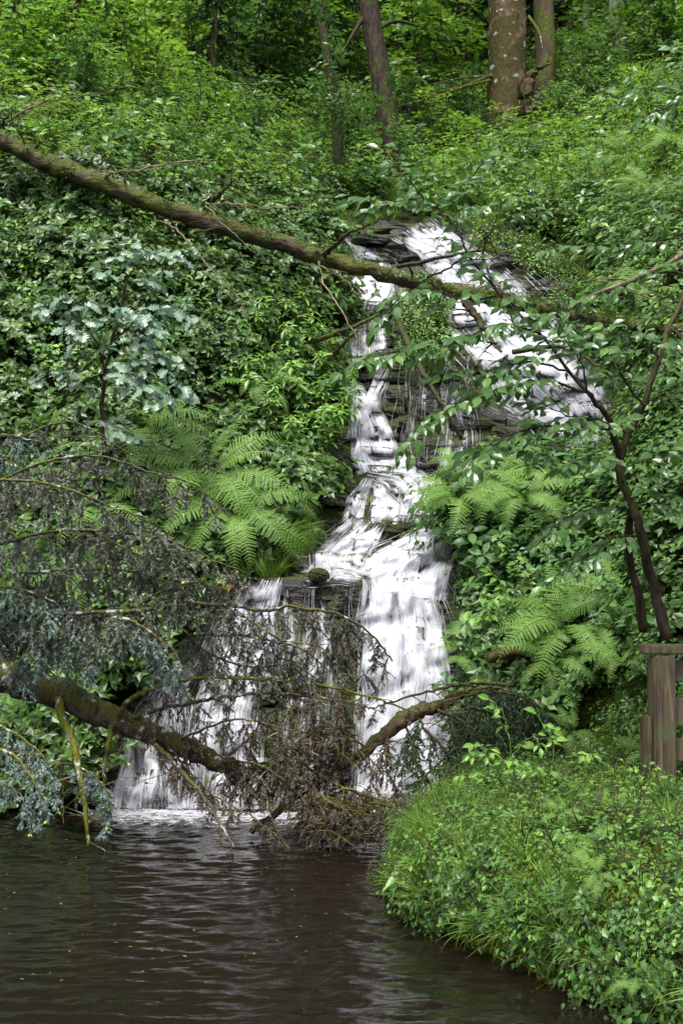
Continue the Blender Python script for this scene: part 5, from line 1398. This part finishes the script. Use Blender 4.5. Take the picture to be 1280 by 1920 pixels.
def stick(name, label, pts, r0, r1, mat, ntw=0, tl=.3, seed=0, cat='branch', group=None):
    w = PP(pts); loc = w[0].copy(); g, q = limb_mesh(name, w - loc, [r0, (r0 + r1) / 2, r1], mat, sides=7, seed=seed, wig=.006)
    if ntw: twiggy(g, q, np.random.default_rng(seed), ntw, tl, r1 * .6 + .001)
    o = obj(name, g.mesh(name, (mat,), True), loc=loc, label=label, cat=cat, group=group); return o
stick('dead_branch', 'grey crooked dead branch sloping down over the right end of the fallen log', [(1330,440,12.5),(1250,495,12.6),(1170,530,12.8),(1120,550,13.0),(1065,578,14.6)], .03, .018, PALETWIG, 5, .5, 1)
stick('dead_branch', 'dark leaning stick crossing the bare rock between the two upper falls', [(745,600,15.2),(775,665,14.6),(805,720,14.3),(840,780,14.2),(865,822,14.3)], .045, .018, BARK_DARK, 4, .3, 2)
stick('dead_branch', 'mossy stick lying across the thin veil left of the upper falls', [(560,650,15.2),(610,632,14.8),(665,612,14.6),(710,590,14.8)], .032, .02, BARK_LOG, 3, .25, 3)
stick('dead_branch', 'reddish broken stick under the mossy one at the thin veil', [(625,665,14.9),(650,638,14.7),(680,610,14.6)], .02, .015, STUMPM, 2, .15, 4)
stick('dead_branch', 'thin dead branch under the slender tree leaves', [(960,660,14.0),(1060,650,13.8),(1130,700,13.6),(1180,780,13.5)], .03, .012, BARK_DARK, 5, .4, 5)
stick('cut_log', 'reddish brown rotten log lying on the right slope below the seedlings', [(915,1232,11.2),(960,1222,11.2),(1010,1216,11.3),(1050,1222,11.4)], .055, .05, STUMPM, 0, 0, 6, cat='log')

# ---- fallen spruce over the pool
def spray(g, a, L, r, dirh=None, m=1, dense=1.0, bud=None):
    """one hanging needle twig from point a, with side twiglets"""
    dirh = rdir(r, 1, -.1, .1)[0] if dirh is None else dirh
    k = np.linspace(0, 1, 7); ln = L
    sway = r.uniform(.15, .55)
    tp = a + dirh * (sway * ln * np.sin(k * 1.6))[:, None] - UPV * (ln * k ** 1.25)[:, None] + r.normal(0, .006, (7, 3))
    add_tube(g, tp, np.linspace(.0035, .0012, 7), 3, 0)
    segs = [(tp, 1.0)]
    ns = int(4 + L * 24)
    for i in range(ns):
        q = r.uniform(.08, .9); b = np.array([np.interp(q, k, tp[:, c]) for c in range(3)]); d = nrm(rdir(r, 1, -.5, .1)[0] - UPV * r.uniform(.1, .9)); l = L * r.uniform(.22, .5) * (1.1 - .5 * q)
        kk = np.linspace(0, 1, 4); sp_ = b + d * (l * kk)[:, None] - UPV * (.3 * l * kk ** 2)[:, None]
        add_tube(g, sp_, np.linspace(.0018, .0009, 4), 3, 0); segs.append((sp_, 1.0))
    for sp_, _ in segs:
        s = np.linalg.norm(np.diff(sp_, axis=0), axis=1); cs = np.concatenate([[0], np.cumsum(s)]); tot = cs[-1]
        n = int(tot / .0042 * dense) + 3; q = r.uniform(.05, 1, n) * tot
        b = np.stack([np.interp(q, cs, sp_[:, c]) for c in range(3)], -1); tg = nrm(sp_[-1] - sp_[0])
        dn = nrm(rdir(r, n, -.9, .9) + tg * 1.1)
        leaves(g, b, dn, rdir(r, n, -1, 1), .027 * r.uniform(.75, 1.2, n), .34, NEED, m)
    if bud is not None and r.random() < bud:
        b = tp[-1]; leaves(g, np.repeat(b[None], 5, 0), nrm(rdir(r, 5, -.6, .2) - UPV * .5), UPV, .035, .5, LEAF4, 2)

SPX = P(100, 1295, 10.4)
t = thing('fallen_spruce', 'fallen spruce with mossy trunk and drooping grey boughs over the left of the pool', 'tree', SPX)
TRP = PP([(-160,1215,10.7),(-60,1250,10.6),(20,1272,10.5),(100,1295,10.45),(170,1330,10.4),(230,1355,10.4),(300,1378,10.4),(370,1412,10.4),(440,1442,10.4),(520,1462,10.45),(600,1480,10.5)])
g, q = limb_mesh('trunk', TRP - SPX, [.145,.14,.13,.125,.11,.095,.09,.08,.065,.05,.03], BARK_MOSSY, n=60, sides=16, jit=.2, seed=8, wig=.01)
obj('trunk', g.mesh('spruce_trunk_lying', (bark_mat('mossy spruce trunk bark', (.022, .016, .012), (.10, .078, .06), moss=.50, mosscol=(.055, .055, .011), scale=10, lichen=.06),), True), t)
SB = [ # points, radius, spray length, spray spacing, needle material, mossy?
 ([(-60,925,9.9),(0,900,9.8),(75,870,9.7),(150,855,9.7),(215,862,9.7),(280,885,9.7),(350,905,9.7),(420,950,9.8)], .012, .26, .05, 0, 0),
 ([(-60,905,9.6),(0,900,9.5),(80,905,9.5),(150,925,9.5),(210,950,9.6),(270,970,9.6),(330,1010,9.7)], .013, .24, .05, 0, 0),
 ([(-60,815,10.0),(0,818,10.0),(40,818,10.0),(110,793,10.0),(150,795,10.0),(190,815,10.0),(215,835,10.0)], .009, .14, .09, 0, 0),
 ([(-40,810,9.8),(10,816,9.8),(70,828,9.8),(130,850,9.8)], .008, .14, .08, 2, 0),
 ([(-60,1035,9.8),(0,1020,9.7),(55,1005,9.7),(110,995,9.7),(200,995,9.7),(280,1005,9.7),(350,1025,9.7),(400,1050,9.7),(470,1078,9.8)], .016, .26, .045, 0, 1),
 ([(20,1075,10.0),(75,1072,9.9),(135,1068,9.9),(240,1070,9.9),(310,1088,9.9),(370,1110,9.9)], .013, .26, .05, 0, 0),
 ([(-60,1155,10.0),(0,1152,9.9),(80,1155,9.9),(150,1150,9.8),(250,1145,9.8),(350,1132,9.8),(430,1135,9.8),(500,1145,9.8),(550,1138,9.8),(640,1155,9.9),(700,1195,9.9),(735,1240,10.0)], .020, .27, .05, 0, 1),
 ([(60,1270,10.3),(40,1225,10.1),(75,1195,10.0),(150,1160,9.9),(215,1157,9.8),(260,1170,9.7),(300,1200,9.7),(325,1220,9.7),(345,1255,9.7)], .017, .22, .05, 2, 0),
 ([(225,1345,10.3),(235,1320,10.2),(270,1298,10.1),(330,1278,10.0),(390,1270,10.0),(475,1272,10.0),(550,1278,10.0),(640,1292,10.0),(720,1315,10.0),(790,1340,10.1)], .021, .17, .10, 1, 1),
 ([(230,1355,10.4),(300,1330,10.2),(375,1315,10.1),(430,1305,10.0),(500,1300,10.0),(575,1305,10.0),(640,1315,10.0),(720,1335,10.1)], .017, .18, .08, 1, 1),
 ([(108,1300,10.4),(118,1345,10.2),(135,1385,10.1),(148,1440,10.0),(160,1510,9.9),(166,1590,9.85)], .038, .12, .25, 2, 1),
 ([(210,1350,10.4),(205,1390,10.2),(198,1430,10.2),(195,1480,10.2)], .024, .12, .3, 0, 1),
 ([(280,1385,10.3),(320,1425,10.1),(370,1480,10.0),(405,1530,9.9),(438,1588,9.8)], .022, .14, .12, 1, 0),
 ([(150,1440,10.0),(170,1450,9.8),(195,1475,9.7),(215,1510,9.7)], .008, .13, .05, 2, 0),
 ([(350,1190,10.1),(450,1192,10.0),(500,1200,10.0),(565,1217,10.0),(620,1260,10.0)], .013, .24, .045, 0, 0),
 ([(420,1140,9.9),(470,1165,9.9),(530,1200,10.0),(600,1215,10.0),(660,1260,10.0)], .009, .20, .05, 0, 0),
 ([(-60,1395,9.6),(0,1405,9.5),(30,1420,9.4),(60,1460,9.3),(90,1520,9.3)], .014, .20, .035, 2, 1),
 ([(-60,1440,9.5),(0,1460,9.4),(40,1490,9.4),(60,1530,9.3)], .010, .16, .035, 2, 0),
 ([(-60,1090,9.9),(0,1100,9.9),(60,1110,9.8),(120,1140,9.8),(150,1180,9.8)], .012, .26, .045, 2, 0),
 ([(-60,970,10.1),(0,985,10.1),(60,1030,10.0),(110,1080,10.0)], .011, .26, .05, 2, 0),
 ([(130,1090,10.2),(140,1140,10.1),(135,1200,10.2),(150,1260,10.3)], .014, .22, .06, 2, 1),
 ([(190,1200,10.0),(230,1180,9.9),(270,1200,9.8),(330,1260,9.8),(350,1300,9.8)], .008, .2, .045, 2, 0),
 ([(400,1440,10.3),(450,1400,10.2),(480,1375,10.1),(510,1365,10.0)], .012, .16, .08, 1, 0),
 ([(450,1445,10.4),(500,1430,10.2),(570,1440,10.1),(650,1480,10.1),(720,1500,10.2)], .014, .18, .045, 1, 0),
 ([(480,1455,10.4),(540,1400,10.1),(600,1370,10.0),(660,1360,10.0)], .012, .18, .05, 1, 0),
 ([(520,1465,10.4),(560,1490,10.1),(620,1520,10.0),(690,1550,10.0)], .013, .12, .06, 1, 0),
 ([(500,1460,10.4),(470,1400,10.2),(500,1340,10.1),(560,1330,10.0),(620,1350,10.0)], .010, .2, .05, 1, 0),
 ([(430,1440,10.4),(470,1480,10.2),(500,1520,10.1),(520,1560,10.0)], .012, .14, .05, 1, 0),
 ([(700,1500,10.2),(650,1510,10.1),(600,1540,10.0),(560,1560,10.0)], .010, .14, .06, 1, 0),
 ([(115,1420,10.9),(118,1480,10.8),(120,1545,10.6)], .014, .1, .3, 1, 0),
 ([(-60,1200,10.2),(0,1190,10.1),(60,1180,10.0),(120,1190,9.9),(170,1230,9.9)], .012, .28, .05, 2, 0),
 ([(-60,870,10.1),(0,860,10.1),(40,880,10.0),(90,920,10.0)], .010, .2, .05, 2, 0),
 ([(180,1000,9.9),(260,1040,9.9),(330,1060,9.9),(400,1110,9.9),(430,1160,9.9)], .010, .26, .05, 0, 0),
 ([(250,1145,9.9),(300,1110,9.8),(370,1090,9.8),(430,1100,9.8)], .009, .28, .05, 0, 0),
 ([(340,1180,10.1),(400,1230,10.0),(470,1250,10.0),(540,1250,10.0),(600,1290,10.0)], .010, .26, .05, 0, 0),
 ([(330,1390,10.4),(400,1360,10.1),(460,1350,10.0),(540,1370,10.0),(600,1420,10.1)], .010, .24, .04, 1, 0),
 ([(400,1430,10.4),(470,1430,10.1),(530,1460,10.0),(590,1520,10.0)], .010, .2, .04, 1, 0),
 ([(300,1380,10.4),(350,1440,10.2),(400,1490,10.1),(470,1530,10.0),(530,1575,9.9)], .009, .16, .05, 1, 0),
 ([(150,1440,10.1),(190,1470,9.9),(205,1500,9.8),(200,1560,9.7)], .008, .16, .04, 2, 0),
 ([(-60,1330,9.8),(0,1360,9.7),(50,1390,9.6),(90,1430,9.5),(110,1490,9.5)], .011, .22, .04, 2, 0),
 ([(550,1130,10.1),(600,1150,10.0),(650,1200,10.0),(680,1260,10.1)], .007, .24, .05, 1, 0),
 ([(450,1200,10.2),(520,1230,10.0),(590,1270,10.0),(650,1330,10.1)], .008, .26, .05, 1, 0),
]
nt_ = 0
for i, (pp, r0, sl, sp_, nm, mossy) in enumerate(SB):
    mossy = i in (8, 10, 11, 16); r = np.random.default_rng(i + 500); bm_ = BARK_MOSSY if mossy else BARK_SPR
    g, q = limb_mesh('b', PP(pp) - SPX, [r0, r0 * .8, r0 * .3], bm_, n=len(pp) * 6, sides=7, seed=i, wig=.004)
    twiggy(g, q, r, 5, .35, .004)
    b = obj('branch', g.mesh('spruce_branch', (bm_,), True), t)
    gn = Geo(); seg = np.linalg.norm(np.diff(q, axis=0), axis=1); cs = np.concatenate([[0], np.cumsum(seg)])
    nmat = (NEEDLE, NEEDLE_D, NEEDLE_B)[nm]
    for s in np.arange(cs[-1] * .06, cs[-1], sp_ * (1.3 + .7 * (np.mean([p_[0] for p_ in pp]) > 430))):
        a = np.array([np.interp(s, cs, q[:, c]) for c in range(3)])
        L = 1.45 * sl * r.uniform(.45, 1.25) * (1 - .45 * s / cs[-1])
        zr = (a + SPX)[2] - .03
        if zr < .05: continue
        L = min(L, zr); spray(gn, a, L, r, bud=.25 if nm in (0, 2) else None)
        nt_ += 1
    if gn.n: obj('needles', gn.mesh('spruce_needles', (TWIG, nmat, BUD)), b, kind='stuff')
print('sprays', nt_)

# broken top piece
BX = P(905, 1278, 10.6)
t = thing('broken_spruce_top', 'brown broken spruce top with dark hanging twigs in front of the main drop', 'tree', BX)
BRK = bark_mat('wet brown bark', (.035, .018, .010), (.14, .085, .05), moss=.25, mosscol=(.045, .042, .012), scale=7)
g, q = limb_mesh('t', PP([(868,1298,10.6),(830,1318,10.5),(790,1335,10.4),(755,1350,10.35),(715,1385,10.3),(670,1415,10.3),(620,1450,10.3),(570,1480,10.35),(520,1520,10.4),(470,1560,10.4)]) - BX, [.03,.042,.06,.065,.048,.042,.04,.035,.03,.025], BRK, n=44, sides=12, jit=.3, seed=3)
obj('trunk', g.mesh('broken_trunk', (BRK,), True), t)
g = Geo(); r = np.random.default_rng(4)
for i in range(7):
    a = P(868, 1298, 10.6) - BX; e = a + np.array((.13 * (1 + .4 * r.random()), r.normal(0, .04), .035 + r.normal(0, .03))); add_tube(g, np.stack([a, (a + e) / 2 + r.normal(0, .008, 3), e]), [.016, .010, .001], 4)
obj('splinters', g.mesh('splinters', (bark_mat('fresh split wood', (.25, .11, .05), (.45, .24, .12), moss=0),)), t)
BB = [([(950,1285,10.6),(905,1280,10.6),(860,1285,10.5),(800,1298,10.4),(740,1315,10.3),(690,1330,10.2)], .016, 3, 0),
      ([(960,1300,10.6),(900,1300,10.5),(850,1310,10.4),(790,1335,10.3)], .012, 3, 0),
      ([(860,1310,10.5),(900,1300,10.3),(950,1300,10.2),(1000,1320,10.2),(1030,1350,10.3)], .012, 1, 1),
      ([(850,1315,10.5),(900,1330,10.2),(950,1350,10.1),(990,1390,10.1)], .012, 1, 1),
      ([(860,1310,10.5),(880,1360,10.2),(920,1400,10.1),(940,1450,10.1)], .012, 1, 1),
      ([(780,1340,10.4),(800,1370,10.2),(830,1400,10.1),(850,1450,10.1)], .012, 1, 1),
      ([(830,1320,10.5),(850,1370,10.2),(870,1430,10.1),(875,1480,10.1)], .011, 1, 1),
      ([(730,1370,10.3),(720,1420,10.1),(735,1470,10.1)], .010, 2, 0),
      ([(690,1400,10.3),(640,1380,10.1),(590,1370,10.0),(540,1380,10.0)], .010, 2, 1),
      ([(955,1365,10.3),(910,1410,10.2),(870,1445,10.2),(830,1500,10.2)], .012, 3, 0),
      ([(820,1330,10.3),(880,1370,10.2),(800,1450,10.1),(740,1490,10.1)], .014, 3, 0),
      ([(640,1440,10.3),(600,1400,10.1),(560,1410,10.0),(520,1440,10.0)], .010, 2, 1),
      ([(600,1465,10.3),(640,1500,10.1),(690,1510,10.0),(740,1520,10.0)], .012, 2, 1),
      ([(560,1485,10.3),(580,1530,10.1),(620,1560,10.0),(660,1570,9.9)], .010, 2, 1),
      ([(600,1500,10.2),(650,1480,10.0),(710,1500,10.0),(760,1505,10.0),(820,1500,10.0)], .014, 2, 0),
      ([(880,1295,10.5),(930,1290,10.3),(990,1310,10.2),(1040,1360,10.3)], .010, 1, 1),
      ([(900,1330,10.4),(950,1380,10.2),(985,1440,10.2)], .009, 1, 1),
      ([(760,1350,10.4),(770,1400,10.2),(790,1450,10.1),(800,1490,10.1)], .008, 1, 1),
      ([(565,1475,10.1),(600,1495,10.0),(640,1515,9.9),(700,1530,9.9)], .018, 2, 0)]
for i, (pp, r0, nm, sp1) in enumerate(BB):
    r = np.random.default_rng(i + 700)
    g, q = limb_mesh('b', PP(pp) - BX, [r0, r0 * .8, r0 * .3], BARK_DARK, n=len(pp) * 6, sides=6, seed=i, wig=.005)
    twiggy(g, q, r, 9 if nm != 2 else 16, .32, .0045, drop=.6, sub=3)
    b = obj('branch', g.mesh('broken_branch', (BARK_DARK if nm != 2 else BARK_SPR,), True), t)
    gn = Geo(); seg = np.linalg.norm(np.diff(q, axis=0), axis=1); cs = np.concatenate([[0], np.cumsum(seg)])
    if sp1 or nm == 2:
        for s in np.arange(cs[-1] * .12, cs[-1], .03 if nm == 1 and pp[-1][0] > 900 else .07):
            a = np.array([np.interp(s, cs, q[:, c]) for c in range(3)]); L = min(.30 * r.uniform(.5, 1.2), (a + BX)[2] - .02)
            if L > .04: spray(gn, a, L, r)
        if gn.n: obj('needles', gn.mesh('broken_needles', (TWIG, CONIF if nm == 1 else NEEDLE_D)), b, kind='stuff')
# heap of washed up twigs at the bank corner
g = Geo(); r = np.random.default_rng(90); W0 = P(660, 1560, 9.9)
for i in range(140):
    u = r.uniform(575, 745); row = r.uniform(1485, 1575); D = r.uniform(9.7, 10.3); a = P(u, row, D); a[2] = max(a[2], .01)
    d = nrm(rdir(r, 1, -.5, .25)[0]); l = r.uniform(.12, .42); k = np.linspace(0, 1, 6)
    q = a + d * (l * (k - .5))[:, None] - UPV * (.35 * l * (k - .5) ** 2 * 2)[:, None] + r.normal(0, .008, (6, 3)); q[:, 2] = np.maximum(q[:, 2], .004)
    add_tube(g, q - W0, np.linspace(.005, .0015, 6) * r.uniform(.5, 1.5), 4)
obj('driftwood_twigs', g.mesh('driftwood_twigs', (BRK,)), loc=W0, label='tangle of bare dark twigs caught at the corner of the low bank', cat='twigs', kind='stuff')

# bright moss cushion stone on the ledge lip
mh = ray(597, 1090, bvh_all)[0]; mh = mh + Vector((0, -.03, .05)); t = thing('mossy_stone', 'small round stone covered in bright moss on the lip of the lower ledge', 'stone', mh)
o = obj('stone', MBOULD[0], t); o.scale = (.085, .075, .055)
g = Geo(); r = np.random.default_rng(6); d = nrm(r.normal(size=(1700, 3))); d = d[d[:, 2] > -.35]
leaves(g, d * (.095, .085, .064), nrm(d + rdir(r, len(d), -.5, .5) * .6), r.normal(size=d.shape), .022, .6, NEED); obj('moss', g.mesh('stone_moss', (G_MOSS,)), t, kind='stuff')

# ================================================================== WOODEN RAILING
WOODM, nt, N, L_, B, out = new_mat('weathered wet timber')
tc = N.new('ShaderNodeTexCoord'); mp = N.new('ShaderNodeMapping'); mp.inputs['Scale'].default_value = (14, 14, 1.2); L_.new(tc.outputs['Object'], mp.inputs[0])
n1 = N.new('ShaderNodeTexNoise'); n1.inputs['Scale'].default_value = 2.2; n1.inputs['Detail'].default_value = 9; n1.inputs['Distortion'].default_value = .6; L_.new(mp.outputs[0], n1.inputs['Vector'])
rp = ramp(N, [(.3, (.018, .012, .007)), (.55, (.055, .038, .021)), (.75, (.13, .095, .058))]); L_.new(n1.outputs[0], rp.inputs[0])
n2 = N.new('ShaderNodeTexNoise'); n2.inputs['Scale'].default_value = 5; n2.inputs['Detail'].default_value = 6; L_.new(tc.outputs['Object'], n2.inputs['Vector'])
r2 = ramp(N, [(.50, (0, 0, 0)), (.64, (1, 1, 1))]); L_.new(n2.outputs[0], r2.inputs[0])
mx = N.new('ShaderNodeMix'); mx.data_type = 'RGBA'; mx.inputs[7].default_value = (.045, .055, .018, 1); L_.new(r2.outputs[0], mx.inputs[0]); L_.new(rp.outputs[0], mx.inputs[6]); L_.new(mx.outputs[2], B.inputs['Base Color'])
B.inputs['Roughness'].default_value = .5
bp = N.new('ShaderNodeBump'); bp.inputs['Strength'].default_value = .8; bp.inputs['Distance'].default_value = .006; L_.new(n1.outputs[0], bp.inputs['Height']); L_.new(bp.outputs[0], B.inputs['Normal'])
import bmesh
def beam(name, size, parent, loc, rot=(0, 0, 0), bev=.008, chamfer=False):
    bm = bmesh.new(); bmesh.ops.create_cube(bm, size=1); bmesh.ops.scale(bm, vec=size, verts=bm.verts)
    bmesh.ops.bevel(bm, geom=bm.edges[:], offset=bev, segments=2, affect='EDGES')
    me = bpy.data.meshes.new(name); bm.to_mesh(me); bm.free(); me.materials.append(WOODM)
    o = obj(name, me, parent, loc); o.rotation_euler = rot; return o
D0 = 8.9; pb = P(1241, 1425, D0); ptop = P(1241, 1229, D0); h = ptop[2] - pb[2]
t = thing('wooden_railing', 'weathered wooden railing with a thick post standing on the bank at the right edge', 'railing', (pb[0], D0, pb[2] - .3))
beam('post', (.15, .16, h + .3), t, (0, 0, (h + .3) / 2), (0, .012, R(6)), .012)
beam('brace', (.055, .10, h * .42 + .3), t, (-.115, .0, (h * .42 + .3) / 2), (0, .02, R(6)))
beam('top_board', (2.2, .26, .060), t, (.98, .0, h + .3 + .033), (R(3), .012, R(-4)), .01)
beam('rail', (2.0, .05, .15), t, (1.095, -.02, h + .3 - .12), (0, .012, R(-4)))
beam('rail', (2.0, .05, .20), t, (1.095, -.02, h + .3 - .40), (0, .012, R(-4)))
beam('rail', (2.0, .05, .16), t, (1.095, -.02, h + .3 - .66), (0, .012, R(-4)))
beam('post', (.18, .16, h + .5), t, (2.3, -.15, (h + .5) / 2 - .2), (0, 0, 0), .012)

# ================================================================== SMALL DETAILS
# bits of bark, leaves and froth drifting on the pool
g = Geo(); r = np.random.default_rng(44); n = 170
dd = r.uniform(6.2, 11.4, n); uu = r.uniform(-80, 720, n); b = np.stack([(uu - 640) / F * dd, dd, np.full(n, .022)], -1)
b = b[b[:, 0] < .2]; n = len(b)
leaves(g, b, rdir(r, n, -.02, .02), UPV, r.uniform(.008, .035, n), .5, LEAF4)
obj('floating_litter', g.mesh('floating_litter', (leaf_mat('drifting litter', [(0, (.05, .03, .015)), (.6, (.16, .12, .05)), (1, (.45, .44, .40))], .6, .1),)), kind='stuff', label='small leaves and froth flecks drifting on the pool')
# dock leaf reaching out over the water, with a long curved stalk
dk = P(790, 1590, 7.95); t = thing('dock_plant', 'long toothed dock leaf drooping over the water at the corner of the bank', 'plant', dk)
g = Geo(); q = smooth_path(PP([(795,1585,7.9),(770,1612,7.8),(745,1640,7.75),(718,1672,7.7)]) - dk, 14); add_tube(g, q, np.linspace(.004, .0015, 14), 4)
obj('stem', g.mesh('dock_stem', (STEM,)), t)
g = Geo(); k = np.linspace(0, 1, 14); rr = np.random.default_rng(2)
wv_ = .034 * np.sin(np.clip(k * 1.05, 0, 1) * math.pi * .96 + .05) ** .8 * (1 + .25 * (np.arange(14) % 2)); tg = nrm(np.gradient(q, axis=0)); sd = nrm(np.cross(tg, np.array((0, -.5, .9))))
V = np.stack([q - sd * wv_[:, None] + UPV * .006, q + UPV * .001, q + sd * wv_[:, None] + UPV * .006], 1).reshape(-1, 3); j = np.arange(13) * 3
g.add(V, np.concatenate([np.stack([j, j + 1, j + 4, j + 3], -1), np.stack([j + 1, j + 2, j + 5, j + 4], -1)])); obj('leaf', g.mesh('dock_leaf', (G_BRIGHT,)), t)
# arching seeding grass stalk over the water
g = Geo(); gp = P(750, 1550, 8.1); q = smooth_path(PP([(752,1600,8.0),(730,1595,7.9),(705,1605,7.8),(692,1625,7.75),(688,1650,7.75)]) - gp, 14); add_tube(g, q, np.linspace(.002, .001, 14), 3)
rr = np.random.default_rng(8); b = q[rr.integers(9, 14, 60)] + rr.normal(0, .006, (60, 3)); leaves(g, b, nrm(rdir(rr, 60, -1, .1) - UPV), rdir(rr, 60), .012, .35, LEAF4, 1)
obj('grass_stalk', g.mesh('grass_stalk', (STEM, DEADLF)), loc=gp, label='arching grass stalk with a drooping seed head over the pool at the bank corner', cat='grass stalk')
# rust coloured dead fronds / leaves
def dead_tuft(u, row, s, label, D=None, n=14):
    h = ground_at(u, row)[0] if D is None else Vector(P(u, row, D)); g = Geo(); rr = np.random.default_rng(int(u))
    leaves(g, rr.normal(0, .05 * s, (n, 3)) * (1, 1, .6) + (0, 0, .05), rdir(rr, n, -.8, .3), UPV, .07 * s * rr.uniform(.5, 1.2, n), .45, LEAF4)
    obj('withered_leaves', g.mesh('withered_leaves', (DEADLF,)), loc=h, label=label, cat='leaves')
dead_tuft(424, 1112, 1, 'small bunch of orange brown withered leaves on the tip of a spruce bough', D=9.75)
dead_tuft(1165, 1480, 1, 'rust brown withered fern bit behind the foreground bank')
dead_tuft(870, 1610, .45, 'single brown fallen leaf bits in the grass of the foreground bank')
# purple flower on the right slope
fp = ground_at(1102, 1010)[0] + Vector((0, -.35, .05)); t = thing('foxglove', 'small pinkish purple flower spike among the leaves of the right slope', 'flower', fp)
g = Geo(); add_tube(g, np.array([(0, 0, -.3), (0, 0, 0), (.01, 0, .12)]), [.004, .003, .001], 4); obj('stem', g.mesh('flower_stem', (STEM,)), t)
PINK = leaf_mat('purple petals', [(0, (.35, .08, .28)), (1, (.55, .2, .45))], .5, .3)
g = Geo(); rr = np.random.default_rng(1); b = np.stack([rr.normal(0, .008, 16), rr.normal(0, .008, 16), rr.uniform(-.03, .09, 16)], -1); leaves(g, b, nrm(rdir(rr, 16, -.9, -.2)), UPV, .028, .6, LEAF8); obj('petals', g.mesh('petals', (PINK,)), t)
print('objects', len(bpy.data.objects))
